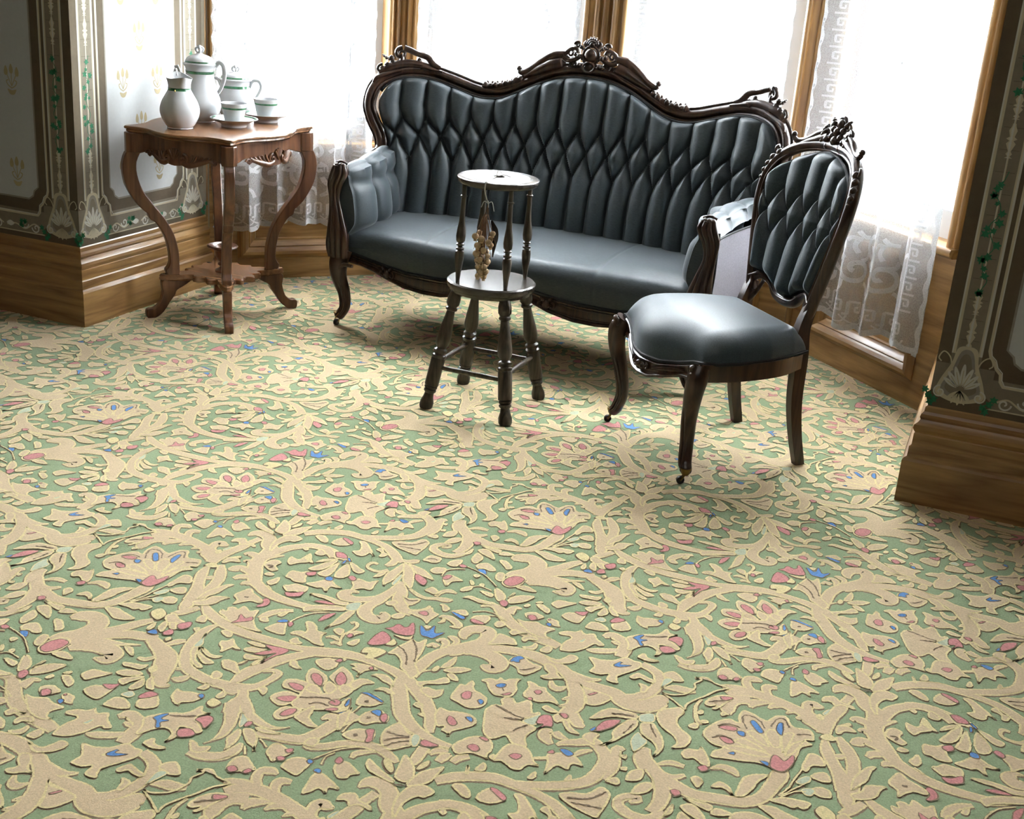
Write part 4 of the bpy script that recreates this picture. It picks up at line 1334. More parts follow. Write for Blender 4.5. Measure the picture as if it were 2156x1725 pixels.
def sprig(f, u, z, s, h):
    pt = lambda x, y: (u + s * x, z + s * y)
    for a in (-0.55, 0.0, 0.5):
        c, q = math.sin(a), math.cos(a)
        f.strip([pt(0, 0.1), pt(0.6 * c, 0.1 + 0.7 * q)], 0.05 * s, h, GO)
        t = (0.75 * c, 0.1 + 0.9 * q)
        blob(f, [pt(t[0] - 0.09, t[1] - 0.2), pt(t[0] - 0.13, t[1] + 0.03), pt(t[0], t[1] + 0.3), pt(t[0] + 0.13, t[1] + 0.03), pt(t[0] + 0.09, t[1] - 0.2)], h + 5e-5, GO, 3)
    for sg in (-1, 1):
        f.strip(cr([pt(0, 0.0), pt(sg * 0.25, 0.15), pt(sg * 0.36, 0.36), pt(sg * 0.22, 0.42)], 4), 0.06 * s, h, GO)
    blob(f, [pt(-0.3, -0.05), pt(-0.18, -0.3), pt(0, -0.36), pt(0.18, -0.3), pt(0.3, -0.05), pt(0, -0.12)], h, GO, 3)


def wallpaper(wall, fn, u0, u1, right_pil, zt=2.9, name='wallpaper_print'):
    """fn(u,z,h); u from the outer corner."""
    f = Flat(0.006)
    h = 0.0006
    L = u1 - u0
    rect(f, u0, u1, 0.27, zt, h * 0.3, T_)
    pilaster(f, u0, 1, zt, h)
    palmette(f, u0 + 0.072, h + 8e-4)
    fr = u1 - (0.155 if right_pil else 0.0)
    if right_pil:
        pilaster(f, u1, -1, zt, h)
        palmette(f, u1 - 0.072, h + 8e-4)
    fl = u0 + 0.155
    # dark surround, cream keyed line, pale field with notched corners
    rect(f, fl - 0.007, fr + (0.007 if right_pil else 0), 0.375, zt, h, DK)
    def keyed(i, z0):
        p = [(fl - 0.03 + i, zt), (fl - 0.03 + i, z0 + 0.075), (fl - 0.018 + i, z0 + 0.075), (fl - 0.006 + i, z0 + 0.045), (fl + 0.006 + i, z0 + 0.04), (fl + 0.012 + i, z0)]
        if right_pil:
            p += [(fr - 0.012 - i, z0), (fr - 0.006 - i, z0 + 0.04), (fr + 0.006 - i, z0 + 0.045), (fr + 0.018 - i, z0 + 0.075), (fr + 0.03 - i, z0 + 0.075), (fr + 0.03 - i, zt)]
        else:
            p += [(fr, z0)]
        return p
    f.strip(f.resample(keyed(0, 0.36), 0.02), 0.0075, h + 2e-4, CRM)
    f.strip(f.resample(keyed(0.004, 0.364), 0.02), 0.003, h + 2.5e-4, WH)
    z0 = 0.415
    fp = [(fl + 0.012, zt), (fl + 0.012, z0 + 0.045), (fl + 0.03, z0 + 0.03), (fl + 0.036, z0 + 0.012), (fl + 0.055, z0)]
    if right_pil:
        fp += [(fr - 0.055, z0), (fr - 0.036, z0 + 0.012), (fr - 0.03, z0 + 0.03), (fr - 0.012, z0 + 0.045), (fr - 0.012, zt)]
    else:
        fp += [(fr, z0), (fr, zt)]
    f.poly(fp, h + 2e-4, FD)
    f.strip(fp, 0.006, h + 3e-4, MD)
    # foot band with scrolls and ivy
    rect(f, u0, u1, 0.27, 0.292, h + 1e-4, DK)
    f.strip([(u0, 0.294), (u1, 0.294)], 0.004, h + 2e-4, CRM)
    u = u0 + 0.165
    end = (u1 - 0.165) if right_pil else u1
    while u < end:
        for sg in (0, 1):
            c = (u + 0.022 + 0.05 * sg, 0.318 + (0.006 if sg else -0.004))
            f.strip(spiral(c, 0.018, 0.002, PI if sg else 0, 1.2 if sg else -1.2), 0.0048, h + 3e-4, WH)
        f.strip(cr([(u, 0.315), (u + 0.03, 0.327), (u + 0.07, 0.306), (u + 0.11, 0.32), (u + 0.15, 0.312)], 5), 0.005, h + 2.5e-4, CRM)
        for q in range(6):
            ivy_leaf(f, u + 0.095 + random.uniform(-0.03, 0.03), 0.32 + random.uniform(-0.014, 0.016), random.uniform(0.008, 0.013), random.uniform(-2, 2), h + 4e-4)
        blob(f, [(u + 0.118, 0.318), (u + 0.135, 0.328), (u + 0.152, 0.318), (u + 0.135, 0.308)], h + 3e-4, WH)
        u += 0.165
    # ochre sprigs in the field
    r = 0
    z = 0.475
    while z < zt - 0.2:
        u = fl + 0.10 + (0.095 if r % 2 else 0.0)
        while u < fr - 0.07:
            sprig(f, u, z, 0.062, h + 4e-4)
            u += 0.19
        z += 0.155
        r += 1
    o = f.put(name, [M[k] for k in WPM], fn, wall)
    return o


z_ = np.zeros_like
wallpaper(wall_left, lambda u, z, h: (XL - u, YW - h, z), 0.0, 1.6, False)
wallpaper(wall_right, lambda u, z, h: (XR + u, YW - h, z), 0.0, 1.6, False)
wallpaper(wall_bl, lambda u, z, h: (XL + h, YW + u, z), 0.0, 0.715, True)
wallpaper(wall_br, lambda u, z, h: (XR - h, YW + u, z), 0.0, 0.715, True)

# ---------------------------------------------------------------- lace curtains
def curtain(idx, u0, u1, zb, dmid, pleats, seed, label, bow=0.0, lean=0.0, zfull=0.0):
    root_w, L, fn = WIN[idx]
    r_ = np.random.default_rng(seed)
    ph = r_.uniform(0, 6, 4)
    W = u1 - u0
    P0 = np.array(fn(0, 0, 0)); P1 = np.array(fn(1, 0, 0)); PN = np.array(fn(0, 1, 0))
    du = P1 - P0; dn = PN - P0
    loc = np.array(fn((u0 + u1) / 2, dmid, 0.0))
    root = empty('lace_curtain', loc)
    tag(root, label, 'curtain', 'white lace curtains in the bay windows')
    CW = W * 1.18                     # cloth is fuller than the span
    zt = 2.55

    def surf(s, z, h):
        s = np.asarray(s, float); z = np.asarray(z, float)
        t = s / CW
        g = np.clip((1.2 - z) / 1.0, 0, 1)
        amp = 0.016 + 0.012 * g
        w1 = np.sin(2 * PI * pleats * t + ph[0] + 0.5 * np.sin(2 * PI * t * 1.7 + ph[1]))
        w2 = np.sin(2 * PI * pleats * 0.43 * t + ph[2] + 0.6 * z)
        d = dmid + amp * np.sign(w1) * np.abs(w1) ** 0.8 + 0.012 * w2 + bow * g * np.sin(PI * t)
        u = u0 + W * t + 0.006 * np.sin(2 * 2 * PI * pleats * t + 2 * ph[0]) + lean * (1.2 - z) * (t - 0.3) + zfull
        d = d - h
        return (P0[0] + du[0] * u + dn[0] * d - loc[0], P0[1] + du[1] * u + dn[1] * d - loc[1], z + 0 * u)

    def hem(s):
        return zb + 0.012 * np.abs(np.sin(PI * s / 0.075)) * -1 + 0.012 + 0.012 * np.sin(2 * PI * s / CW * 1.3 + ph[3])

    ns, nz = 260, 70
    S, T = np.meshgrid(np.linspace(0, CW, ns), np.linspace(0, 1, nz) ** 1.4, indexing='ij')
    Z = hem(S) + T * (zt - hem(S))
    X = np.stack(surf(S, Z, 0.0), -1)
    mb = MB(); mb.grid(X)
    mb.build('net', M['net'], root)
    # woven motifs
    f = Flat(0.006)
    f.strip(np.column_stack([np.linspace(0, CW, 220), hem(np.linspace(0, CW, 220)) + 0.010]), 0.020, 0, 0)
    for e in (0.012, CW - 0.012):
        zz = np.linspace(zb, zt, 160)
        f.strip(np.column_stack([e + 0.005 * np.sin(zz * 2 * PI / 0.075), zz]), 0.022, 0, 0)
    def key_unit(o, ax, ay, s):
        pts = [(0, 0), (0, 1.0), (0.9, 1.0), (0.9, 0.25), (0.4, 0.25), (0.4, 0.6), (0.65, 0.6)]
        return [(o[0] + s * (ax[0] * a + ay[0] * b), o[1] + s * (ax[1] * a + ay[1] * b)) for a, b in pts]
    s = 0.02
    while s < CW - 0.06:
        f.strip(f.resample(key_unit((s, zb + 0.05), (1, 0), (0, 1), 0.045), 0.006), 0.008, 1e-4, 0)
        f.strip([(s - 0.012, zb + 0.05), (s + 0.002, zb + 0.05)], 0.008, 1e-4, 0)
        f.strip(cr([(s - 0.02, zb + 0.045), (s + 0.01, zb + 0.022), (s + 0.045, zb + 0.022), (s + 0.058, zb + 0.045)], 5), 0.005, 1e-4, 0)
        s += 0.058
    for e, sg in ((0.045, 1), (CW - 0.045, -1)):
        z = zb + 0.14
        while z < 1.5:
            f.strip(f.resample(key_unit((e, z), (0, 1), (sg, 0), 0.042), 0.006), 0.007, 1e-4, 0)
            z += 0.055
        f.strip([(e + sg * 0.055, zb + 0.13 + 0.01 * q) for q in range(140)], 0.012, 1e-4, 0)
    # scrolling leaves near the foot, leaf columns above
    s = 0.13
    q = 0
    while s < CW - 0.12:
        for (cx, cz, r0, a0, tn) in ((s, zb + 0.21, 0.055, 0.3, 1.3), (s + 0.07, zb + 0.30, 0.045, 2.6, -1.2)):
            sp = spiral((cx, cz), r0, 0.008, a0 + q, tn)
            f.strip(f.resample(sp, 0.006), 0.016, 2e-4, 0)
            for k in range(5):
                a = a0 + k * 1.25
                c, q2 = math.cos(a), math.sin(a)
                pt = lambda x, y: (cx + c * x - q2 * y, cz + q2 * x + c * y)
                f.strip(f.resample(cr([pt(r0, 0), pt(r0 * 1.4, 0.012), pt(r0 * 1.9, 0.006)], 5), 0.006), 0.013, 2e-4, 0)
        s += 0.15
        q += 1
    for col in np.arange(0.14, CW - 0.1, 0.165):
        z = zb + 0.40
        while z < 1.6:
            f.strip(f.resample(cr([(col, z), (col + 0.012, z + 0.06), (col - 0.006, z + 0.13)], 6), 0.006), 0.006, 1e-4, 0)
            for k in range(5):
                for sg in (-1, 1):
                    b = z + 0.02 + 0.022 * k
                    f.strip(f.resample(cr([(col, b), (col + sg * 0.022, b + 0.018), (col + sg * 0.03, b + 0.04)], 4), 0.006), 0.012 if (k % 2) else 0.008, 1e-4, 0)
            if (int(z * 10) % 2) == 0:
                f.strip(spiral((col, z + 0.16), 0.022, 0.003, 0, 1.5), 0.007, 1e-4, 0)
            z += 0.20
    f.put('lace_pattern', [M['lace']], lambda a, b, h: surf(a, b, -(h + 0.0012)), root, smooth=True)
    return root


curtain(1, 0.015, 0.655, 0.232, 0.085, 5.5, 3, 'sheer white lace curtain behind the table with the china tea set')
curtain(2, 0.09, 0.775, 0.25, 0.075, 6.0, 5, 'sheer lace curtain behind the left half of the sofa back')
curtain(3, 0.105, 0.72, 0.25, 0.075, 6.0, 9, 'sheer lace curtain behind the right half of the sofa back')
curtain(4, 0.10, 0.80, 0.205, 0.10, 4.5, 12, 'sheer white lace curtain behind the side chair back, its scalloped foot in view')

# ---------------------------------------------------------------- carving helpers (lie in a surface given by fn(a,b,h): across, up, out)
def scroll(mb, fn, c, r0, a0, turns, tr, n=22, taper=0.45, k=7):
    p = spiral(c, r0, r0 * 0.12, a0, turns, n)
    P = [fn(a, b, 0.0) for a, b in p]
    mb.tube(P, np.linspace(tr, tr * taper, n), k)


def ctube(mb, fn, pts, rad, n=6, k=7, h=0.0):
    C = cr([(p[0], p[1], p[2] if len(p) > 2 else h) for p in pts], n)
    mb.tube([fn(a, b, q) for a, b, q in C], rad, k)


def leafblob(mb, fn, c, ang, L, w, th=0.008, h=0.0):
    """plump carved leaf"""
    for t, rr in ((0.15, 0.55), (0.42, 1.0), (0.7, 0.8), (0.92, 0.4)):
        a, b = c[0] + math.cos(ang) * L * t, c[1] + math.sin(ang) * L * t
        mb.ell(fn(a, b, h + th * 0.4 * math.sin(PI * t)), (w * rr, th * rr + 0.002, w * rr), k=8, l=5)


def tuft_height(U, Zm, folds, buttons, R, A, bA, bR):
    """pillow height from distance to fold segments; extra pull at buttons"""
    D = np.full(U.shape, 9.0)
    for (x0, y0, x1, y1, wgt) in folds:
        dx, dy = x1 - x0, y1 - y0
        L2 = dx * dx + dy * dy + 1e-12
        t = np.clip(((U - x0) * dx + (Zm - y0) * dy) / L2, 0, 1)
        d = np.hypot(U - x0 - t * dx, Zm - y0 - t * dy) * wgt
        D = np.minimum(D, d)
    h = A * np.sqrt(1 - (1 - np.clip(D / R, 0, 1)) ** 2)
    for (bx, by) in buttons:
        d2 = ((U - bx) ** 2 + (Zm - by) ** 2) / (bR * bR)
        h = h - bA * np.exp(-d2)
    return h


def caster(mb_wood, leg, p, s=1.0, yaw=0.0):
    """brass cup and small wheel under a leg tip at p (p = leg tip)"""
    mb = MB()
    mb.lathe([(0.0, 0.0), (0.009 * s, 0.0), (0.013 * s, 0.006 * s), (0.0145 * s, 0.014 * s), (0.016 * s, 0.016 * s), (0.016 * s, 0.020 * s)], 14, (p[0], p[1], p[2] - 0.006 * s))
    c = np.array([math.cos(yaw), math.sin(yaw), 0]) * 0.012 * s
    q = np.array([p[0], p[1], 0.012 * s]) + c
    for sg in (-1, 1):
        nrm = np.array([-math.sin(yaw), math.cos(yaw), 0]) * 0.008 * s * sg
        mb.tube([(p[0] + nrm[0], p[1] + nrm[1], p[2]), (q + nrm)], 0.0025 * s, 6)
    cup = mb.build('caster', M['brass'], leg)
    mb = MB()
    ax = np.array([-math.sin(yaw), math.cos(yaw), 0])
    mb.lathe([(0.0, 0), (0.010 * s, 0.0), (0.0115 * s, 0.25), (0.0115 * s, 0.75), (0.010 * s, 1.0), (0, 1.0)], 14, axis=(q - ax * 0.006 * s, q + ax * 0.006 * s))
    mb.build('caster_wheel', M['iron'], leg)


# ---------------------------------------------------------------- sofa
SX, SY = -1.525, 4.15
sofa = empty('sofa', (SX, SY, 0), math.radians(-1.2))
tag(sofa, 'slate-blue tufted sofa with a carved dark walnut frame and rising crested back', 'sofa')

# plan of the back: ends wrap forward
def y_back(dx, z):
    a = np.abs(np.asarray(dx, float)) / 0.80
    return 0.285 - 0.185 * a ** 3.2 + 0.20 * (np.asarray(z, float) - 0.62)


RAIL = [(0.742, 0.585), (0.752, 0.64), (0.786, 0.71), (0.800, 0.765), (0.788, 0.825), (0.748, 0.868), (0.68, 0.890), (0.60, 0.888), (0.52, 0.868), (0.44, 0.845), (0.385, 0.838), (0.32, 0.848), (0.25, 0.880), (0.17, 0.918), (0.085, 0.943), (0.0, 0.950)]
half = cr(RAIL, 8)
rail2 = np.vstack([np.column_stack([half[:, 0], half[:, 1]]), np.column_stack([-half[::-1, 0], half[::-1, 1]])[1:]])


def rail_top(dx):
    """height of the rail centre line over dx, outside the lower bends"""
    h = half[half[:, 1] > 0.764]
    o = np.argsort(h[:, 0])
    return np.interp(np.abs(dx), h[o, 0], h[o, 1])


P3 = np.column_stack([rail2[:, 0], y_back(rail2[:, 0], rail2[:, 1]) + 0.012, rail2[:, 1]])
mb = MB()
prof = []
for i in range(20):
    a = 2 * PI * i / 20
    r = 0.0235 + 0.003 * math.cos(3 * a)
    prof.append((r * math.cos(a) * 1.0, r * math.sin(a) * 0.95))
mb.sweep(prof, P3, up=(0, -1, 0.12))
back_frame = mb.build('back_frame', M['walnut'], sofa, angle=60)
mb = MB()
cen = np.array([0, 0, 0.66])
inn = P3.copy()
# inner bead a little inside the rail
T, Nn, Bn = frames(P3, (0, -1, 0.12))
side = np.sign(((cen - P3) * Bn).sum(1))[:, None]
bead = P3 + Bn * side * 0.023 + Nn * 0.012
mb.tube(bead, 0.0065, 8)
outb = P3 - Bn * side * 0.021 + Nn * 0.008
mb.tube(outb, 0.005, 8)
mb.build('rail_bead', M['walnut'], back_frame)

# upholstered back
nu, nv = 420, 150
U0 = np.linspace(-0.775, 0.775, nu)
zt = rail_top(U0) - 0.030
zt = np.minimum(zt, 0.99)
edge = np.clip((0.775 - np.abs(U0)) / 0.06, 0, 1)
zt = zt - 0.07 * (1 - np.sqrt(1 - (1 - edge) ** 2))
V = np.linspace(0, 1, nv)
ZB = 0.345
Z = ZB + V[None, :] * (zt[:, None] - ZB)
U = np.repeat(U0[:, None], nv, 1)
Wz = np.interp(Z, [0.3, 0.5, 0.58, 0.64, 0.70, 0.76, 1.0], [0.70, 0.70, 0.712, 0.725, 0.752, 0.772, 0.775])
X = U / 0.775 * Wz
Yb = y_back(X, Z)
base = np.stack([X, Yb, Z], -1)
du = np.gradient(base, axis=0); dv = np.gradient(base, axis=1)
nrm = np.cross(du, dv); nrm /= np.linalg.norm(nrm, axis=2)[:, :, None] + 1e-9
DUX = 0.0875
r1, r2_, r3 = 0.735, 0.655, 0.565
folds, buttons = [], []
for k in range(-9, 10):
    x = k * DUX
    t_ = float(rail_top(x)) - 0.03 if abs(x) < 0.77 else 0.80
    rr1 = r1 - (0.02 if abs(x) > 0.5 else 0.0)
    folds.append((x, t_ + 0.02, x, rr1, 1.0)); folds.append((x, r3, x, ZB - 0.02, 1.0))
    buttons += [(x, rr1), (x, r3)]
    for s_ in (-0.5, 0.5):
        folds.append((x, rr1, x + s_ * DUX, r2_, 1.15)); folds.append((x + s_ * DUX, r2_, x, r3, 1.15))
    buttons.append((x + 0.5 * DUX, r2_))
h = tuft_height(U, Z, folds, buttons, DUX * 0.5, 0.037, 0.010, 0.018)
fade = np.clip((zt[:, None] - Z) / 0.022, 0, 1)
fade = np.sqrt(1 - (1 - fade) ** 2)
fe = np.clip((0.775 - np.abs(U)) / 0.03, 0, 1); fe = np.sqrt(1 - (1 - fe) ** 2)
h = 0.006 + h * fade * fe + 0.010 * np.exp(-((Z - 0.46) / 0.11) ** 2)
front = np.where((nrm[..., 1] > 0)[..., None], -nrm, nrm)
G = base + front * h[..., None]
mb = MB(); mb.grid(G, flip=True)
mb.build('tufted_back', M['fabric'], sofa, angle=80)
mb = MB()
gm = np.column_stack([U0, y_back(U0, zt) - 0.010, zt + 0.002])
mb.tube(gm[4:-4], 0.006, 6)
mb.build('braid_trim', M['gimp'], sofa)
bmesh_ = None
for (bx, bz) in buttons:
    if abs(bx) > 0.72: continue
    pos = (bx / 0.775 * float(np.interp(bz, [0.3, 0.5, 0.58, 0.64, 0.70, 0.76], [0.70, 0.70, 0.712, 0.725, 0.752, 0.772])), float(y_back(bx, bz)) + 0.001, bz)
    if bmesh_ is None:
        mb = MB(); mb.ell((0, 0, 0), (0.006, 0.004, 0.006), k=8, l=5)
        ob = mb.build('button', M['fabric'], sofa); bmesh_ = ob.data
    else:
        ob = bpy.data.objects.new('button', bmesh_); COL.objects.link(ob); ob.parent = sofa
    ob.location = pos
# plain cloth behind
mb = MB()
G = np.stack([np.stack([X[:, 0], y_back(X[:, 0], Z[:, 0]) + 0.03, Z[:, 0] - 0.05], -1), np.stack([X[:, -1], y_back(X[:, -1], Z[:, -1]) + 0.03, Z[:, -1]], -1)], 1)
mb.grid(G)
mb.build('outer_back', M['fabric_out'], sofa)

# seat: top crown rolling over the front edge
def z_railtop(dx):
    return np.interp(np.abs(dx), [0, 0.08, 0.16, 0.26, 0.40, 0.48, 0.58, 0.66, 0.72], [0.272, 0.270, 0.256, 0.243, 0.238, 0.246, 0.262, 0.276, 0.285])


def y_front(dx):
    a = np.abs(np.asarray(dx, float))
    return -0.275 - 0.028 * np.cos(np.clip(a / 0.62, 0, 1) * PI) - 0.0 * a


nx = 280
XS = np.linspace(-0.70, 0.70, nx)
rows = []
for x in XS:
    yf = float(y_front(x)) - 0.004
    zr = float(z_railtop(x))
    e = (abs(x) / 0.70)
    zt0 = 0.372 - 0.018 * e ** 2 + 0.004
    fall = 0.016 * max(0, (e - 0.9) / 0.1) ** 2
    sx_ = x
    pts = [(0.27, zt0 - 0.004), (0.18, zt0 + 0.004), (0.08, zt0 + 0.010), (-0.04, zt0 + 0.011), (-0.14, zt0 + 0.006), (yf + 0.055, zt0 - 0.006), (yf + 0.022, zt0 - 0.018), (yf + 0.004, zt0 - 0.040), (yf - 0.004, zt0 - 0.066), (yf - 0.002, zr + 0.03), (yf + 0.006, zr - 0.004)]
    c = cr(pts, 5)
    g = 0.0022 * (math.exp(-((x + 0.33) / 0.004) ** 2) + math.exp(-((x - 0.31) / 0.004) ** 2))
    c[:, 1] -= g + fall
    rows.append(np.column_stack([np.full(len(c), sx_), c[:, 0] + g, c[:, 1]]))
mb = MB(); mb.grid(np.array(rows), flip=True)
seat = mb.build('seat', M['fabric'], sofa, angle=70)
mb = MB()
mb.tube([(x, float(y_front(x)) - 0.002, float(z_railtop(x)) + 0.001) for x in XS[::4]], 0.0055, 6)
mb.build('braid_trim', M['gimp'], sofa)


# serpentine front rail with raised panels
def z_railbot(dx):
    return np.interp(np.abs(dx), [0, 0.06, 0.11, 0.16, 0.25, 0.33, 0.41, 0.48, 0.54, 0.60, 0.66, 0.72], [0.243, 0.239, 0.222, 0.202, 0.181, 0.177, 0.182, 0.199, 0.218, 0.232, 0.238, 0.235])


mb = MB()
rowsR = []
for x in XS[4:-4]:
    yf = float(y_front(x)); a, b = float(z_railtop(x)), float(z_railbot(x))
    m = (a + b) / 2; hh = (a - b) / 2
    rowsR.append([(x, yf + 0.035, a), (x, yf + 0.002, a), (x, yf - 0.004, a - 0.006), (x, yf - 0.004, a - 0.010), (x, yf + 0.001, a - 0.014), (x, yf - 0.002, m), (x, yf + 0.001, b + 0.014), (x, yf - 0.007, b + 0.010), (x, yf - 0.009, b + 0.005), (x, yf - 0.005, b), (x, yf + 0.03, b)])
mb.grid(np.array(rowsR), flip=True)
mb.build('front_rail', M['walnut'], sofa, angle=35)
for cx in (-0.48, -0.155, 0.155, 0.48):
    mb = MB()
    fnr = lambda a, b, q: (a, float(y_front(a)) - 0.006 - q, b)
    zc = (float(z_railtop(cx)) + float(z_railbot(cx))) / 2
    mb.ell(fnr(cx, zc, 0.002), (0.013, 0.010, 0.016), k=10, l=7)
    for sg in (-1, 1):
        scroll(mb, fnr, (cx + sg * 0.018, zc - 0.004), 0.013, PI / 2, -1.2 * sg, 0.005)
        leafblob(mb, fnr, (cx + sg * 0.006, zc + 0.010), PI / 2 - sg * 0.8, 0.022, 0.007)
    mb.build('rail_carving', M['walnut'], sofa)
for sg in (-1, 1):
    for q in (0.26, 0.74):
        mb = MB()
        xs = np.linspace(sg * 0.20, sg * 0.44, 24)
        mb.tube([(x, float(y_front(x)) - 0.003, float(z_railbot(x)) * (1 - q) + float(z_railtop(x)) * q) for x in xs], 0.0022, 6)
        mb.build('rail_reed', M['walnut'], sofa)

# legs with casters
for sg in (-1, 1):
    path = cr([(sg * 0.665, -0.262, 0.285), (sg * 0.672, -0.275, 0.235), (sg * 0.668, -0.277, 0.185), (sg * 0.650, -0.268, 0.125), (sg * 0.648, -0.262, 0.075), (sg * 0.664, -0.266, 0.042), (sg * 0.672, -0.268, 0.032)], 7)
    mb = MB()
    mb.tube(path, [0.036, 0.034, 0.028, 0.022, 0.019, 0.018, 0.016], 14, up=(0, 1, 0), sx=0.95, sy=1.05)
    # fluted shin
    for q in (-0.5, 0.5):
        mb.tube(path[4:-6] + np.array([q * 0.016, -0.020, 0.0]), [0.007, 0.006, 0.005, 0.003], 7)
    mb.tube(cr([(sg * 0.60, -0.30, 0.238), (sg * 0.64, -0.296, 0.236), (sg * 0.664, -0.296, 0.21), (sg * 0.662, -0.292, 0.16)], 6), [0.006, 0.008, 0.008, 0.004], 7)
    leg = mb.build('leg', M['walnut'], sofa, angle=60)
    caster(None, leg, (sg * 0.672, -0.268, 0.034), 1.1, yaw=-PI / 2)
    # rear leg: square, raked
    mb = MB()
    P = cr([(sg * 0.60, 0.255, 0.33), (sg * 0.605, 0.265, 0.20), (sg * 0.615, 0.30, 0.03)], 5)
    mb.sweep([(-0.017, -0.017), (0.017, -0.017), (0.017, 0.017), (-0.017, 0.017)], P, up=(0, 1, 0))
    leg = mb.build('leg', M['walnut'], sofa, angle=30)
    caster(None, leg, (sg * 0.615, 0.30, 0.034), 1.0, yaw=PI / 2)

# arms: padded cushion, plain outer cloth, fluted carved front post
for sg in (-1, 1):
    n_y = 90
    rowsA = []
    for i in range(n_y):
        t = i / (n_y - 1)
        y = -0.258 + t * 0.42
        bulge = 0.05 * t ** 1.6
        x_in = 0.640 + bulge * 0.9 - 0.02 * math.sin(PI * min(1, t * 1.2)); x_out = 0.700 + bulge
        z_top = 0.572 + 0.030 * math.sin(min(1, t * 1.2) * PI / 2)
        # cross-section from the seat up the inner face and over the top
        cs = [(x_in + 0.010, 0.335), (x_in - 0.012, 0.39), (x_in - 0.006, 0.46), (x_in + 0.010, 0.53), (x_in + 0.024, z_top - 0.012), (x_in + 0.045, z_top), (x_out - 0.004, z_top - 0.012), (x_out + 0.006, z_top - 0.05)]
        c = cr(cs, 7)
        # two soft channels
        puff = 0.034 * math.sqrt(max(0, 1 - (1 - min(1, min(abs(y + 0.120), abs(y - 0.02), abs(y - 0.15), abs(y + 0.262)) / 0.068)) ** 2))
        wgt = np.clip((c[:, 1] - 0.33) / 0.05, 0, 1) * np.clip((x_out + 0.01 - c[:, 0]) / 0.02, 0, 1)
        gat = 1 - 0.45 * np.exp(-((c[:, 1] - 0.525) / 0.02) ** 2)
        c[:, 0] -= puff * wgt * np.where(c[:, 1] < z_top - 0.015, 1, 0.2) * gat
        c[:, 1] += puff * 0.35 * wgt * np.where(c[:, 1] > z_top - 0.02, 1, 0)
        rowsA.append(np.column_stack([sg * c[:, 0], np.full(len(c), y), c[:, 1]]))
    r0 = rowsA[0].copy()
    capr = [r0 * np.array([1, 0, 1]) + np.array([0, -0.266, 0]) for _ in range(3)]
    mid = np.column_stack([np.full(len(r0), sg * 0.694), np.full(len(r0), -0.268), np.clip(r0[:, 2], 0.30, 0.56)])
    capr = [mid, 0.5 * mid + 0.5 * capr[0], capr[0] * np.array([1, 1, 1])]
    rowsA = capr + rowsA
    mb = MB(); mb.grid(np.array(rowsA), flip=(sg < 0))
    arm = mb.build('arm_pad', M['fabric'], sofa, angle=70)
    mb = MB()
    ro = []
    for i in range(12):
        t = i / 11
        y = -0.258 + t * 0.40
        b = 0.05 * t ** 1.6
        ro.append([(sg * (0.706 + b), y, 0.53), (sg * (0.707 + b), y, 0.40), (sg * (0.700 + b * 0.8), y, 0.25)])
    mb.grid(np.array(ro), flip=(sg < 0))
    mb.build('outer_arm', M['fabric_out'], sofa)
    mb = MB()
    mb.tube([(r[0][0] + sg * 0.001, r[0][1], r[0][2]) for r in ro], 0.004, 6)
    mb.tube([(sg * 0.706, -0.262, 0.55), (sg * 0.707, -0.262, 0.42), (sg * 0.70, -0.262, 0.27)], 0.004, 6)
    mb.build('braid_trim', M['gimp'], sofa)
    # carved post: bundle of flutes, scrolled at the top
    mb = MB()
    spine = [(0.672, 0.588), (0.672, 0.560), (0.688, 0.52), (0.690, 0.47), (0.680, 0.41), (0.672, 0.35), (0.672, 0.30), (0.668, 0.26)]
    wid = [0.022, 0.030, 0.026, 0.019, 0.026, 0.036, 0.038, 0.034]
    S = cr([(a, b, w) for (a, b), w in zip(spine, wid)], 6)
    for q in (-0.8, -0.28, 0.28, 0.8):
        pth = [(sg * (a + q * w), -0.270 - 0.014 * math.cos(q * 1.3) - 0.012 * (w / 0.03), b) for a, b, w in S]
        mb.tube(pth, np.clip(S[:, 2] * 0.34, 0.004, None), 9)
    mb.tube([(sg * a, -0.262, b) for a, b, w in S], S[:, 2] * 0.85, 12, up=(0, 1, 0), sx=0.55, sy=1.0)
    for q in (-0.6, 0.0, 0.6):
        mb.ell((sg * (0.672 + q * 0.022), -0.278, 0.586), (0.010, 0.012, 0.011), k=9, l=7)
    mb.tube(cr([(sg * 0.65, -0.268, 0.594), (sg * 0.672, -0.272, 0.602), (sg * 0.694, -0.268, 0.594)], 6), 0.005, 8)
    # knee carving
    fnk = lambda a, b, q: (sg * a, -0.300 - q, b)
    for (a, b, r) in ((0.675, 0.315, 0.014), (0.662, 0.29, 0.012), (0.688, 0.275, 0.011), (0.670, 0.262, 0.010)):
        mb.ell(fnk(a, b, -0.004), (r, r * 0.8, r), k=9, l=6)
    scroll(mb, fnk, (0.655, 0.305), 0.014, 0.2, 1.3, 0.004)
    mb.build('arm_post', M['walnut'], sofa, angle=60)
    # joint between arm and back frame
    mb = MB()
    mb.tube(cr([(sg * 0.742, y_back(0.742, 0.585) + 0.012, 0.60), (sg * 0.745, 0.13, 0.575), (sg * 0.725, 0.10, 0.54), (sg * 0.715, 0.11, 0.46), (sg * 0.69, 0.16, 0.34)], 6), [0.024, 0.024, 0.021, 0.02, 0.02], 12)
    mb.ell((sg * 0.756, 0.115, 0.583), (0.018, 0.02, 0.015), k=10, l=7)
    mb.build('back_post', M['walnut'], sofa)

# centre crest
mb = MB()
fc = lambda a, b, q: (a, float(y_back(a, b)) - 0.006 - q, b)
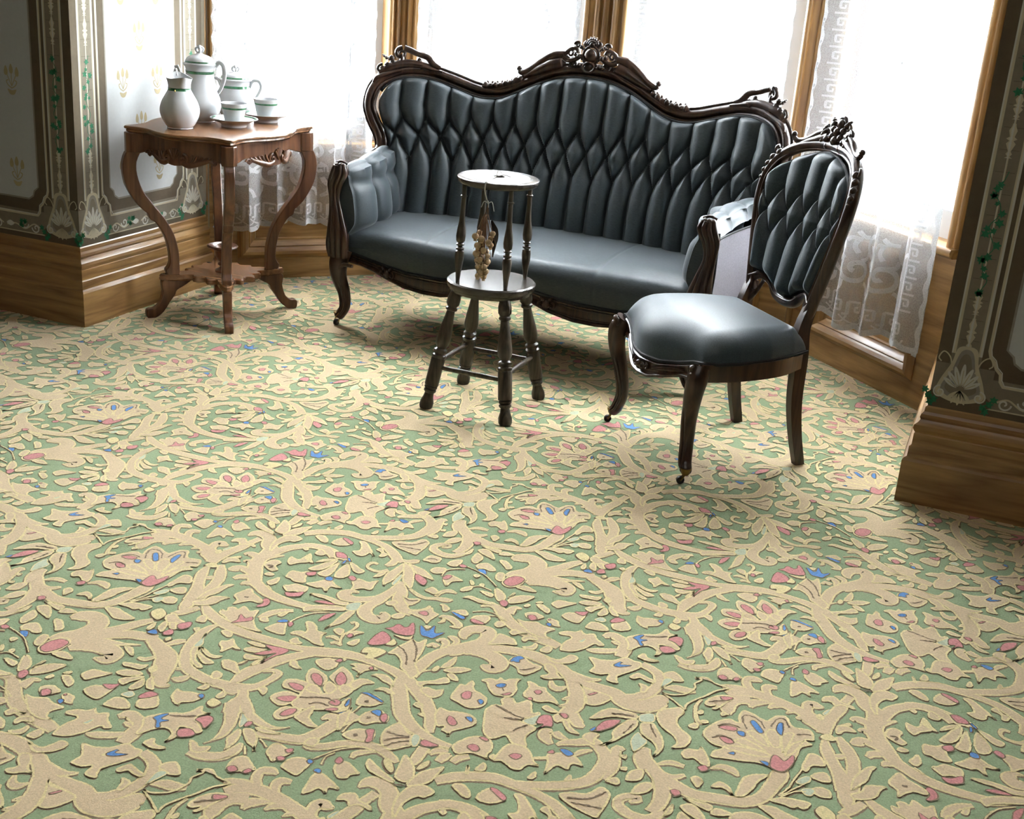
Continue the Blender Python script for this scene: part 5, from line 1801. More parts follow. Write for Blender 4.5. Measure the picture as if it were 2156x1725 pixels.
# solid board of the crest with shoulders
shoulder = [(-0.262, 0.905), (-0.20, 0.952), (-0.15, 0.985), (-0.10, 0.992), (-0.06, 1.0), (0.06, 1.0), (0.10, 0.992), (0.15, 0.985), (0.20, 0.952), (0.262, 0.905), (0.17, 0.925), (0.08, 0.948), (-0.08, 0.948), (-0.17, 0.925)]
for sg in (-1, 1):
    ctube(mb, fc, [(sg * 0.272, 0.925), (sg * 0.262, 0.918), (sg * 0.225, 0.934), (sg * 0.185, 0.965), (sg * 0.145, 0.990), (sg * 0.105, 0.998)], [0.009, 0.011, 0.016, 0.019, 0.018, 0.014], k=10)
    mb.ell(fc(sg * 0.274, 0.932, 0.0), (0.011, 0.011, 0.011), k=9, l=7)
    ctube(mb, fc, [(sg * 0.25, 0.905), (sg * 0.20, 0.930), (sg * 0.15, 0.955), (sg * 0.11, 0.968)], [0.008, 0.020, 0.024, 0.020], k=10)
    ctube(mb, fc, [(sg * 0.105, 0.996), (sg * 0.085, 1.018), (sg * 0.062, 1.022), (sg * 0.052, 1.008)], [0.010, 0.008, 0.007, 0.006])
    scroll(mb, fc, (sg * 0.083, 1.004), 0.020, -PI / 2, 1.4 * sg, 0.007)
    scroll(mb, fc, (sg * 0.070, 0.965), 0.017, PI / 2, 1.5 * sg, 0.0065)
    scroll(mb, fc, (sg * 0.058, 1.036), 0.013, 0 if sg > 0 else PI, 1.3 * sg, 0.006)
    ctube(mb, fc, [(sg * 0.105, 0.985), (sg * 0.085, 0.978), (sg * 0.06, 0.985), (sg * 0.035, 1.0)], [0.007, 0.009, 0.010, 0.008], h=0.004)
    leafblob(mb, fc, (sg * 0.025, 0.985), PI / 2 - sg * 1.1, 0.055, 0.010, 0.010, 0.004)
    leafblob(mb, fc, (sg * 0.02, 0.972), -sg * 0.3 + (0 if sg > 0 else PI), 0.05, 0.010, 0.010, 0.004)
    leafblob(mb, fc, (sg * 0.03, 1.02), PI / 2 - sg * 0.9, 0.035, 0.008, 0.008)
    ctube(mb, fc, [(sg * 0.02, 1.03), (sg * 0.032, 1.042), (sg * 0.026, 1.052)], [0.008, 0.006, 0.004])
    for (a, b, r) in ((0.125, 0.955, 0.010), (0.10, 0.952, 0.008)):
        scroll(mb, fc, (sg * a, b), r, 0, 1.2 * sg, 0.0035)
mb.ell(fc(0, 1.002, 0.006), (0.026, 0.016, 0.026), k=16, l=10)
mb.tube([fc(0.031 * math.cos(t), 1.002 + 0.033 * math.sin(t), 0.004) for t in np.linspace(0, 2 * PI, 33)], 0.0055, 8, cap=False)
mb.tube([fc(0.022 * math.cos(t), 0.961 + 0.017 * math.sin(t), 0.010) for t in np.linspace(0, 2 * PI, 25)], 0.005, 8, cap=False)
mb.ell(fc(0, 0.961, 0.004), (0.018, 0.008, 0.014), k=12, l=8)
for k in range(7):
    a = PI * (0.08 + 0.84 * k / 6)
    leafblob(mb, fc, (0, 1.040), a, 0.030, 0.0075, 0.009)
mb.ell(fc(0, 1.040, 0.006), (0.013, 0.011, 0.012), k=10, l=7)
mb.build('carved_crest', M['walnut'], sofa, angle=70)
# board behind the shoulders
mb = MB()
bd_pts = [(-0.25, 0.905), (-0.21, 0.935), (-0.165, 0.972), (-0.12, 0.982), (-0.095, 0.968), (0.095, 0.968), (0.12, 0.982), (0.165, 0.972), (0.21, 0.935), (0.25, 0.905), (0.17, 0.915), (0.085, 0.938), (-0.085, 0.938), (-0.17, 0.915)]
mb.prism(bd_pts, lambda a, b, t: (a, float(y_back(a, b)) + t, b), 0.0, 0.022)
mb.build('crest_board', M['walnut'], sofa, smooth=False)
# running leaf carving down both slopes, and the two ear carvings
for sg in (-1, 1):
    mb = MB()
    mb.tube([fc(sg * x, float(rail_top(x)) + 0.012, 0.0) for x in np.linspace(0.255, 0.405, 16)], [0.008, 0.012, 0.012, 0.006], 8)
    for q in range(8):
        x = sg * (0.262 + q * 0.019)
        z = float(rail_top(x)) + 0.022
        mb.ell(fc(x, z, 0.004), (0.013, 0.012, 0.010 + 0.004 * (q % 2)), k=9, l=6)
        scroll(mb, fc, (x + sg * 0.004, z - 0.011), 0.010, PI / 2, -1.1 * sg, 0.004)
        mb.ell(fc(x - sg * 0.006, z + 0.011, 0.0), (0.006, 0.006, 0.007), k=7, l=5)
    mb.build('leaf_carving', M['walnut'], sofa, angle=70)
for sg in (-1, 1):
    mb = MB()
    # open handle-like scroll over the ear
    ctube(mb, fc, [(sg * 0.575, 0.905), (sg * 0.60, 0.918), (sg * 0.62, 0.940), (sg * 0.655, 0.950), (sg * 0.685, 0.962), (sg * 0.705, 0.968)], [0.010, 0.014, 0.013, 0.011, 0.012, 0.013], k=9)
    scroll(mb, fc, (sg * 0.712, 0.950), 0.020, PI / 2, -1.35 * sg, 0.0095)
    ctube(mb, fc, [(sg * 0.57, 0.885), (sg * 0.62, 0.905), (sg * 0.68, 0.912), (sg * 0.74, 0.900), (sg * 0.775, 0.872)], [0.008, 0.014, 0.017, 0.017, 0.010], k=9)
    ctube(mb, fc, [(sg * 0.712, 0.945), (sg * 0.708, 0.925), (sg * 0.716, 0.905)], [0.009, 0.009, 0.012])
    ctube(mb, fc, [(sg * 0.56, 0.892), (sg * 0.60, 0.900), (sg * 0.625, 0.905), (sg * 0.64, 0.90)], [0.005, 0.008, 0.009, 0.007], h=0.008)
    scroll(mb, fc, (sg * 0.632, 0.905), 0.014, PI / 2, 1.3 * sg, 0.005)
    scroll(mb, fc, (sg * 0.668, 0.908), 0.013, PI / 2, -1.3 * sg, 0.005)
    mb.ell(fc(sg * 0.65, 0.925, 0.0), (0.010, 0.009, 0.012), k=9, l=6)
    for (a, b, r) in ((0.735, 0.912, 0.014), (0.752, 0.902, 0.013), (0.742, 0.93, 0.011), (0.722, 0.898, 0.013), (0.765, 0.885, 0.011)):
        mb.ell(fc(sg * a, b, 0.002), (r, r * 0.9, r), k=9, l=6)
    scroll(mb, fc, (sg * 0.768, 0.890), 0.016, PI / 2, -1.5 * sg, 0.006)
    ctube(mb, fc, [(sg * 0.70, 0.89), (sg * 0.74, 0.875), (sg * 0.775, 0.858), (sg * 0.785, 0.838)], [0.006, 0.008, 0.009, 0.005], h=0.012)
    leafblob(mb, fc, (sg * 0.745, 0.92), PI / 2 - sg * 0.9, 0.035, 0.007)
    mb.build('ear_carving', M['walnut'], sofa, angle=70)

# ---------------------------------------------------------------- side chair (local: +Y towards its back)
chair = empty('side_chair', (-0.83, 3.312, 0), math.radians(-47.07))
tag(chair, 'slate tufted balloon-back side chair with carved dark walnut frame beside the sofa', 'chair')


def yc(z, x=0.0):    # raked back, hollowed in plan: the sides stand forward of the middle
    return 0.388 + 0.20 * (np.asarray(z, float) - 0.42) - 0.055 * (np.asarray(x, float) / 0.22) ** 2


OUT = [(0.152, 0.44), (0.168, 0.50), (0.188, 0.58), (0.206, 0.66), (0.217, 0.725), (0.212, 0.785), (0.185, 0.835), (0.135, 0.868), (0.07, 0.885), (0.0, 0.890)]
hc = cr(OUT, 7)
oc = np.vstack([hc, np.column_stack([-hc[::-1, 0], hc[::-1, 1]])[1:]])
PC = np.column_stack([oc[:, 0], yc(oc[:, 1], oc[:, 0]), oc[:, 1]])
mb = MB()
prof = [(0.0165 * math.cos(a) * (1 + 0.10 * math.cos(3 * a)), 0.0165 * math.sin(a)) for a in np.linspace(0, 2 * PI, 16, endpoint=False)]
mb.sweep(prof, PC, up=(0, -1, 0.1))
frame = mb.build('back_frame', M['walnut'], chair, angle=60)
mb = MB()
T, Nn, Bn = frames(PC, (0, -1, 0.1))
sd = np.sign(((np.array([0, 0.38, 0.66]) - PC) * Bn).sum(1))[:, None]
mb.tube(PC + Bn * sd * 0.015 + Nn * 0.010, 0.0045, 7)
mb.build('rail_bead', M['walnut'], frame)
# serpentine lower rail of the back
mb = MB()
low = cr([(-0.158, 0.475), (-0.125, 0.490), (-0.085, 0.478), (-0.05, 0.452), (0.0, 0.444), (0.05, 0.452), (0.085, 0.478), (0.125, 0.490), (0.158, 0.475)], 6)
mb.tube([(a, float(yc(b, a)) - 0.002, b) for a, b in low], [0.013, 0.012, 0.012, 0.015, 0.017, 0.015, 0.012, 0.012, 0.013], 10)
mb.tube([(a, float(yc(b, a)) - 0.015, b + 0.006) for a, b in low], 0.0045, 7)
for sg in (-1, 1):
    mb.tube(cr([(sg * 0.155, yc(0.40, 0.155), 0.40), (sg * 0.13, yc(0.43, 0.13) - 0.003, 0.432), (sg * 0.112, yc(0.47, 0.112) - 0.003, 0.476)], 6), [0.010, 0.007, 0.006], 8)
mb.build('lower_back_rail', M['walnut'], chair, angle=60)

# tufted panel
nu, nv = 150, 150
u = np.linspace(-1, 1, nu); v = np.linspace(0, 1, nv)
zl = np.interp(np.abs(u) * 0.2, [0, 0.05, 0.09, 0.13, 0.2], [0.458, 0.466, 0.490, 0.502, 0.505])
zs = np.linspace(0.44, 0.9, 200)
oh = hc[np.argsort(hc[:, 1])]
wz_tab = np.interp(zs, oh[:, 1], oh[:, 0]) - 0.016
ztop = np.interp(np.abs(u) * 0.205, [0, 0.07, 0.13, 0.17, 0.19, 0.205], [0.872, 0.866, 0.847, 0.818, 0.79, 0.74])
Z = zl[:, None] + v[None, :] * (ztop - zl)[:, None]
Wz = np.minimum(np.interp(Z, zs, wz_tab), 0.203)
X = u[:, None] * np.maximum(Wz, np.abs(0.12))
Y = yc(Z, X) - 0.006
base = np.stack([X, Y, Z], -1)
DU = 0.082
folds, buttons = [], []
q1, q2, q3 = 0.755, 0.685, 0.610
for k in np.arange(-3.5, 4.0, 1.0):
    x = k * DU
    folds += [(x * 1.05, 0.93, x, q1, 1.0), (x, q3, x * 0.8, 0.42, 1.0)]
    buttons += [(x, q1), (x, q3)]
    for s_ in (-0.5, 0.5):
        folds += [(x, q1, x + s_ * DU, q2, 1.1), (x + s_ * DU, q2, x, q3, 1.1)]
    buttons.append((x + 0.5 * DU, q2))
h = tuft_height(X, Z, folds, buttons, DU * 0.5, 0.030, 0.008, 0.015)
e = np.minimum(np.minimum(np.clip((ztop[:, None] - Z) / 0.03, 0, 1), np.clip((Z - zl[:, None]) / 0.03, 0, 1)), np.clip((1 - np.abs(u))[:, None] / 0.14, 0, 1))
e = np.sqrt(1 - (1 - e) ** 2)
h = 0.003 + (h + 0.012 * np.cos(np.clip(np.abs(X) / 0.2, 0, 1) * PI / 2)) * e
G = base.copy(); G[..., 1] -= h; G[..., 2] += 0.12 * h
mb = MB(); mb.grid(G, flip=True)
mb.build('tufted_back', M['fabric_chair'], chair, angle=80)
mb = MB(); mb.grid(base + np.array([0, 0.016, 0]))
mb.build('outer_back', M['fabric_out'], chair)
mb = MB()
edge = np.concatenate([base[:, -1], base[-1, ::-1], base[::-1, 0], base[0]])
mb.tube(edge[::3] + np.array([0, -0.006, 0]), 0.0045, 6)
mb.build('braid_trim', M['gimp'], chair)

# crest: fruit and leaf carving with two sweeping shoulders
mb = MB()
fk = lambda a, b, q: (a, float(yc(b, a)) - 0.004 - q, b)
for sg in (-1, 1):
    ctube(mb, fk, [(sg * 0.165, 0.892), (sg * 0.150, 0.884), (sg * 0.12, 0.890), (sg * 0.085, 0.912), (sg * 0.055, 0.925)], [0.007, 0.008, 0.009, 0.010, 0.009], k=9)
    mb.ell(fk(sg * 0.166, 0.900, 0.0), (0.009, 0.009, 0.009), k=9, l=6)
    ctube(mb, fk, [(sg * 0.15, 0.872), (sg * 0.11, 0.886), (sg * 0.07, 0.900), (sg * 0.04, 0.91)], [0.006, 0.012, 0.015, 0.014], k=9)
    scroll(mb, fk, (sg * 0.055, 0.925), 0.016, PI / 2, -1.4 * sg, 0.0055)
    scroll(mb, fk, (sg * 0.035, 0.945), 0.012, 0, 1.3 * sg, 0.005)
    scroll(mb, fk, (sg * 0.075, 0.898), 0.011, 0, 1.3 * sg, 0.0045)
    for (a, b, r) in ((0.020, 0.915, 0.012), (0.040, 0.905, 0.011), (0.055, 0.898, 0.009), (0.022, 0.935, 0.010), (0.03, 0.888, 0.010), (0.06, 0.915, 0.008)):
        mb.ell(fk(sg * a, b, 0.006), (r, r, r), k=9, l=7)
    leafblob(mb, fk, (sg * 0.02, 0.94), PI / 2 - sg * 0.7, 0.034, 0.008)
    leafblob(mb, fk, (sg * 0.04, 0.92), PI / 2 - sg * 1.2, 0.035, 0.007)
    # drop carvings on the shoulders of the frame
    for k, (a, b) in enumerate(((0.190, 0.842), (0.205, 0.826), (0.214, 0.806), (0.219, 0.786), (0.220, 0.766))):
        mb.ell(fk(sg * a, b, 0.004), (0.011 - 0.001 * k, 0.012, 0.012 - 0.001 * k), k=9, l=6)
    scroll(mb, fk, (sg * 0.200, 0.850), 0.011, PI / 2, -1.3 * sg, 0.0045)
mb.ell(fk(0, 0.905, 0.008), (0.015, 0.013, 0.015), k=12, l=8)
mb.ell(fk(0, 0.930, 0.008), (0.013, 0.012, 0.013), k=12, l=8)
mb.ell(fk(0, 0.952, 0.004), (0.016, 0.010, 0.014), k=12, l=8)
ctube(mb, fk, [(-0.018, 0.952), (-0.010, 0.968), (0.006, 0.970), (0.018, 0.958)], [0.005, 0.006, 0.006, 0.004])
mb.build('carved_crest', M['walnut'], chair, angle=70)

# seat
nx, ny = 110, 90
a = np.linspace(-1, 1, nx); t = np.linspace(0, 1, ny)
hw = np.interp(t, [0, 0.12, 0.3, 0.6, 0.85, 1.0], [0.236, 0.255, 0.258, 0.240, 0.205, 0.178])
yy = -0.03 + t * 0.395
Xs = a[:, None] * hw[None, :]
bowf = -0.030 * np.cos(np.clip(np.abs(a), 0, 1) * PI) * 1.0
Ys = yy[None, :] + (1 - t)[None, :] ** 2 * (bowf[:, None] - 0.0)
sm = lambda v: np.sqrt(1 - (1 - np.clip(v, 0, 1)) ** 2)
em = sm((1 - np.abs(a)) / 0.30)[:, None] * (sm(t / 0.24) * sm((1 - t) / 0.16))[None, :]
side_z = np.interp(np.abs(a), [0, 0.35, 0.6, 0.85, 1.0], [0.300, 0.304, 0.318, 0.338, 0.345])
zedge = side_z[:, None] * (1 - t)[None, :] ** 3 + 0.345 * (1 - (1 - t) ** 3)[None, :]
Zs = zedge + (0.416 - zedge) * em ** 0.8 + 0.018 * np.cos(np.clip(np.abs(a), 0, 1) * PI / 2)[:, None] * np.sin(np.clip(t * 1.1, 0, 1) * PI)[None, :]
mb = MB(); mb.grid(np.stack([Xs, Ys, Zs], -1))
mb.build('seat', M['fabric_chair'], chair, angle=80)
mb = MB()
per = np.concatenate([np.stack([Xs[:, 0], Ys[:, 0], Zs[:, 0]], -1), np.stack([Xs[-1], Ys[-1], Zs[-1]], -1)[1:], np.stack([Xs[::-1, -1], Ys[::-1, -1], Zs[::-1, -1]], -1)[1:], np.stack([Xs[0, ::-1], Ys[0, ::-1], Zs[0, ::-1]], -1)[1:]])
mb.tube(per[::2] + np.array([0, 0, 0.002]), 0.0055, 6)
mb.build('braid_trim', M['gimp'], chair)
# rails
def cf(x): return -0.030 - 0.030 * math.cos(min(1, abs(x) / 0.236) * PI)
mb = MB()
xs = np.linspace(-0.225, 0.225, 80)
ro = []
for x in xs:
    q = abs(x) / 0.236
    zt_ = float(np.interp(q, [0, 0.35, 0.6, 0.85, 1.0], [0.300, 0.304, 0.318, 0.338, 0.345])); zb_ = float(np.interp(q, [0, 0.2, 0.45, 0.7, 0.88, 1.0], [0.246, 0.248, 0.266, 0.286, 0.29, 0.27]))
    y = cf(x)
    ro.append([(x, y + 0.03, zt_), (x, y + 0.002, zt_), (x, y - 0.006, zt_ - 0.007), (x, y - 0.002, zt_ - 0.014), (x, y, (zt_ + zb_) / 2), (x, y - 0.003, zb_ + 0.012), (x, y - 0.009, zb_ + 0.007), (x, y - 0.006, zb_), (x, y + 0.025, zb_)])
mb.grid(np.array(ro), flip=True)
mb.build('front_rail', M['walnut'], chair, angle=35)
mb = MB()
fr_ = lambda a, b, q: (a, cf(a) - 0.006 - q, b)
mb.ell(fr_(0, 0.275, 0.0), (0.012, 0.008, 0.010), k=10, l=7)
for sg in (-1, 1):
    scroll(mb, fr_, (sg * 0.020, 0.272), 0.011, PI / 2, -1.3 * sg, 0.0042)
    scroll(mb, fr_, (sg * 0.038, 0.277), 0.009, PI / 2, -1.2 * sg, 0.0038)
mb.build('rail_carving', M['walnut'], chair)
for sg in (-1, 1):
    mb = MB()
    xs2 = np.linspace(sg * 0.06, sg * 0.17, 16)
    mb.tube([(x, cf(x) - 0.004, float(np.interp(abs(x) / 0.236, [0, 0.2, 0.45, 0.7], [0.275, 0.276, 0.292, 0.306]))) for x in xs2], [0.002, 0.006, 0.006, 0.003], 7)
    mb.build('rail_reed', M['walnut'], chair)
for sg in (-1, 1):
    mb = MB()
    P = cr([(sg * 0.236, 0.0, 0.322), (sg * 0.246, 0.10, 0.322), (sg * 0.225, 0.24, 0.322), (sg * 0.170, 0.345, 0.322)], 8)
    mb.sweep([(-0.024, -0.014), (0.024, -0.014), (0.024, 0.014), (-0.024, 0.014)], P, up=(0, 0, 1))
    mb.build('side_rail', M['walnut'], chair, angle=30)
mb = MB(); mb.box((-0.165, 0.338, 0.295), (0.165, 0.362, 0.345)); mb.build('back_rail', M['walnut'], chair, smooth=False)
# legs
for sg in (-1, 1):
    P = cr([(sg * 0.236, -0.002, 0.335), (sg * 0.246, -0.016, 0.300), (sg * 0.240, -0.018, 0.25), (sg * 0.218, -0.006, 0.18), (sg * 0.208, 0.004, 0.11), (sg * 0.220, -0.002, 0.06), (sg * 0.236, -0.008, 0.040), (sg * 0.240, -0.010, 0.032)], 7)
    mb = MB()
    mb.tube(P, [0.027, 0.029, 0.025, 0.020, 0.016, 0.016, 0.017, 0.013], 14, up=(0, 1, 0))
    for q in (-0.6, 0.0, 0.6):
        mb.tube(P[6:-10] + np.array([q * 0.017, -0.018 + abs(q) * 0.006, 0]), [0.006, 0.006, 0.005, 0.003], 7)
    fk2 = lambda a, b, q: (sg * a, -0.030 - q, b)
    for (a_, b_, r_) in ((0.240, 0.335, 0.011), (0.246, 0.318, 0.012), (0.236, 0.302, 0.010)):
        mb.ell(fk2(a_, b_, 0.0), (r_, r_ * 0.9, r_), k=9, l=6)
    scroll(mb, fk2, (0.232, 0.325), 0.013, PI / 2, 1.3, 0.004)
    leg = mb.build('leg', M['walnut'], chair, angle=60)
    caster(None, leg, (sg * 0.240, -0.010, 0.034), 1.0, yaw=-PI / 2 - 0.4)
    mb = MB()
    P = cr([(sg * 0.154, float(yc(0.47, 0.154)), 0.47), (sg * 0.156, 0.352, 0.40), (sg * 0.166, 0.352, 0.32), (sg * 0.168, 0.356, 0.20), (sg * 0.172, 0.372, 0.10), (sg * 0.176, 0.398, 0.0)], 7)
    mb.sweep([(-0.018, -0.014), (0.018, -0.014), (0.018, 0.014), (-0.018, 0.014)], P, up=(0, 1, 0), scale=np.interp(np.linspace(0, 1, len(P)), [0, 0.3, 0.6, 1], [0.85, 1.15, 1.0, 0.8]))
    mb.build('leg', M['walnut'], chair, angle=30)

# ---------------------------------------------------------------- turtle-top tea table
TX, TY = -2.628, 3.783
table = empty('tea_table', (TX, TY, 0))
tag(table, 'brown mahogany turtle-top tea table on four scrolled legs with a low shelf', 'table')
HX, HY, ZT_ = 0.222, 0.268, 0.687


def turtle(hx, hy, amp, n=28):
    """outline with pointed corners and swelling sides"""
    cs = [(-hx, -hy), (hx, -hy), (hx, hy), (-hx, hy)]
    nr = [(0, -1), (1, 0), (0, 1), (-1, 0)]
    out = []
    for k in range(4):
        a, b = np.array(cs[k]), np.array(cs[(k + 1) % 4])
        for i in range(n):
            t = i / n
            off = np.interp(t, [0, 0.05, 0.12, 0.22, 0.35, 0.5, 0.65, 0.78, 0.88, 0.95, 1.0], [0, 0.0, -0.30, -0.25, 0.55, 1.0, 0.55, -0.25, -0.30, 0.0, 0]) * amp
            out.append(tuple(a + (b - a) * t + np.array(nr[k]) * off))
    # clip the very corner
    return out


def smooth_loop(P, it=2):
    P = np.asarray(P)
    for _ in range(it):
        P = 0.5 * P + 0.25 * (np.roll(P, 1, 0) + np.roll(P, -1, 0))
    return P


o0 = smooth_loop(turtle(HX, HY, 0.042), 2)
mb = MB()
cn = o0.mean(0)
def ring(sc_, z): return np.column_stack([o0[:, 0] * sc_, o0[:, 1] * sc_, np.full(len(o0), z)])
prof_t = [(0.925, ZT_ - 0.024), (0.965, ZT_ - 0.022), (0.985, ZT_ - 0.017), (0.978, ZT_ - 0.012), (1.0, ZT_ - 0.009), (1.004, ZT_ - 0.004), (0.994, ZT_ - 0.0005), (0.965, ZT_)]
mb.grid(np.array([ring(a_, b_) for a_, b_ in prof_t]), closed_v=True)
n = len(o0)
mb.F.append(tuple(range((len(prof_t) - 1) * n, len(prof_t) * n))); mb.M.append(0)
mb.F.append(tuple(range(n))[::-1]); mb.M.append(0)
mb.build('table_top', M['mahoganyX'], table, angle=40)
# apron, four shaped sides each with a carved shell
oa = smooth_loop(turtle(HX * 0.91, HY * 0.91, 0.034), 2)
N4 = 28
for k in range(4):
    seg_ = np.array([oa[(k * N4 + i) % len(oa)] for i in range(N4 + 1)])
    t = np.linspace(0, 1, N4 + 1)
    zb_ = 0.600 - 0.022 * np.exp(-((t - 0.5) / 0.17) ** 2) + 0.014 * np.exp(-((t - 0.22) / 0.06) ** 2) + 0.014 * np.exp(-((t - 0.78) / 0.06) ** 2) - 0.006 * (np.abs(t - 0.5) > 0.42)
    nrm_ = [(0, -1), (1, 0), (0, 1), (-1, 0)][k]
    mb = MB()
    G = []
    for (x, y), z in zip(seg_, zb_):
        ix, iy = x - nrm_[0] * 0.02, y - nrm_[1] * 0.02
        G.append([(ix, iy, ZT_ - 0.022), (x, y, ZT_ - 0.022), (x, y, z), (ix, iy, z)])
    mb.grid(np.array(G), closed_v=True)
    apron = mb.build('apron', M['mahogany'], table, angle=30)
    # carving
    mb = MB()
    along = np.array([-nrm_[1], nrm_[0]])
    L = np.linalg.norm(seg_[-1] - seg_[0])
    def fap(a_, b_, q, seg_=seg_, L=L, nrm_=nrm_):
        tt = 0.5 + a_ / L
        x = np.interp(tt, t, seg_[:, 0]); y = np.interp(tt, t, seg_[:, 1])
        return (x + nrm_[0] * (0.002 + q), y + nrm_[1] * (0.002 + q), b_)
    for q in range(5):
        a_ = PI / 2 + (q - 2) * 0.36
        ctube(mb, fap, [(0, 0.598), (0.014 * math.cos(a_), 0.598 + 0.02 * math.sin(a_)), (0.030 * math.cos(a_), 0.598 + 0.040 * math.sin(a_))], [0.003, 0.005, 0.0055], k=7)
    for sg in (-1, 1):
        scroll(mb, fap, (sg * 0.032, 0.602), 0.018, PI / 2, -1.3 * sg, 0.007)
        ctube(mb, fap, [(sg * 0.025, 0.592), (sg * 0.05, 0.584), (sg * 0.08, 0.592), (sg * 0.112, 0.602), (sg * 0.128, 0.594)], [0.008, 0.011, 0.010, 0.007, 0.006], k=8)
        for q in range(5):
            ctube(mb, fap, [(sg * (0.05 + 0.014 * q), 0.592 + 0.002 * q), (sg * (0.058 + 0.014 * q), 0.606), (sg * (0.062 + 0.015 * q), 0.620 - 0.002 * q)], [0.006, 0.0055, 0.003], k=7)
        scroll(mb, fap, (sg * 0.130, 0.600), 0.010, PI, 1.2 * sg, 0.005)
    mb.build('shell_carving', M['mahogany'], apron, angle=70)
# legs, shelf and little urn
LEG = [(0.332, 0.605), (0.350, 0.57), (0.352, 0.53), (0.342, 0.48), (0.312, 0.425), (0.282, 0.392), (0.270, 0.383), (0.263, 0.362), (0.242, 0.348), (0.214, 0.30), (0.200, 0.25), (0.197, 0.205), (0.204, 0.186), (0.212, 0.174), (0.200, 0.152),
       (0.165, 0.152), (0.163, 0.20), (0.166, 0.25), (0.182, 0.31), (0.212, 0.365), (0.25, 0.415), (0.285, 0.465), (0.303, 0.52), (0.304, 0.565), (0.29, 0.605)]
FOOT = [(0.218, 0.142), (0.226, 0.11), (0.224, 0.095), (0.236, 0.055), (0.256, 0.036), (0.274, 0.034), (0.284, 0.026), (0.280, 0.0), (0.252, 0.0), (0.222, 0.022), (0.198, 0.058), (0.180, 0.082), (0.172, 0.10), (0.140, 0.118), (0.118, 0.142)]
for k, (sx_, sy_) in enumerate(((-1, -1), (1, -1), (1, 1), (-1, 1))):
    a_ = math.atan2(sy_ * 0.78, sx_ * 0.63)
    dx_, dy_ = math.cos(a_), math.sin(a_)
    f3 = lambda r, z, t_: (dx_ * r - dy_ * t_, dy_ * r + dx_ * t_, z)
    mb = MB()
    mb.prism(cr(LEG, 3, True), f3, -0.017, 0.017)
    mb.prism(cr(FOOT, 3, True), f3, -0.015, 0.015)
    # corner block
    blk = [(0.350, -0.014), (0.350, 0.014), (0.336, 0.026), (0.300, 0.026), (0.286, 0.014), (0.286, -0.014), (0.300, -0.026), (0.336, -0.026)]
    mb.prism([(p, q) for p, q in blk], lambda r, t_, z: (dx_ * (r - 0.012) - dy_ * t_, dy_ * (r - 0.012) + dx_ * t_, z), 0.598, ZT_ - 0.022)
    mb.build('leg', M['mahogany'], table, angle=30, bevel=0.003)
mb = MB()
sh = []
for i in range(160):
    a_ = 2 * PI * i / 160
    d4 = min(abs((a_ - b_ + PI) % (2 * PI) - PI) for b_ in (math.atan2(s2 * 0.78, s1 * 0.63) for s1 in (-1, 1) for s2 in (-1, 1)))
    r = 0.128 + 0.105 * math.exp(-(d4 / 0.17) ** 2) + 0.012 * math.cos(d4 * 14) * (1 if d4 > 0.2 else 0.2)
    sh.append((r * math.cos(a_), r * math.sin(a_)))
sh = np.array(sh)
mb.grid(np.array([np.column_stack([sh * s_, np.full(160, z)]) for s_, z in ((0.93, 0.136), (0.99, 0.139), (1.0, 0.145), (0.985, 0.150), (0.995, 0.154), (0.97, 0.159))]), closed_v=True)
mb.F.append(tuple(range(5 * 160, 6 * 160))); mb.M.append(0); mb.F.append(tuple(range(160))[::-1]); mb.M.append(0)
mb.build('shelf', M['mahoganyX'], table, angle=35)
mb = MB()
mb.lathe([(0.0, 0.158), (0.028, 0.158), (0.028, 0.163), (0.014, 0.170), (0.010, 0.176), (0.018, 0.183), (0.018, 0.188), (0.011, 0.194), (0.020, 0.204), (0.027, 0.216), (0.030, 0.232), (0.036, 0.240), (0.052, 0.246), (0.056, 0.251), (0.052, 0.256), (0.040, 0.254), (0.028, 0.246), (0.022, 0.236), (0.0, 0.230)], 28)
mb.build('urn_finial', M['mahogany'], table, angle=40)
for sg in (-1, 1):
    mb = MB(); mb.ell((-0.11 * 1, 0.10 * sg - 0.03, 0.158), (0.012, 0.008, 0.003), k=10, l=5)
    mb.build('screw_cover', M['iron'], table)

# ---------------------------------------------------------------- china on the table
def china(name, label, cat, loc, rz=0.0, group=None):
    o = empty(name, loc, rz)
    k = {'cream_jug': 1.13, 'coffee_pot': 1.06, 'sugar_bowl': 1.06, 'teacup': 1.08, 'saucer': 1.06}[name]
    o.scale = (k, k, k)
    return tag(o, label, cat, group)


def handle(mb, pts, r, k=8):
    mb.tube(cr(pts, 7), r, k, up=(0, 1, 0), sx=0.8, sy=1.2)


TZ = ZT_ + 0.0005
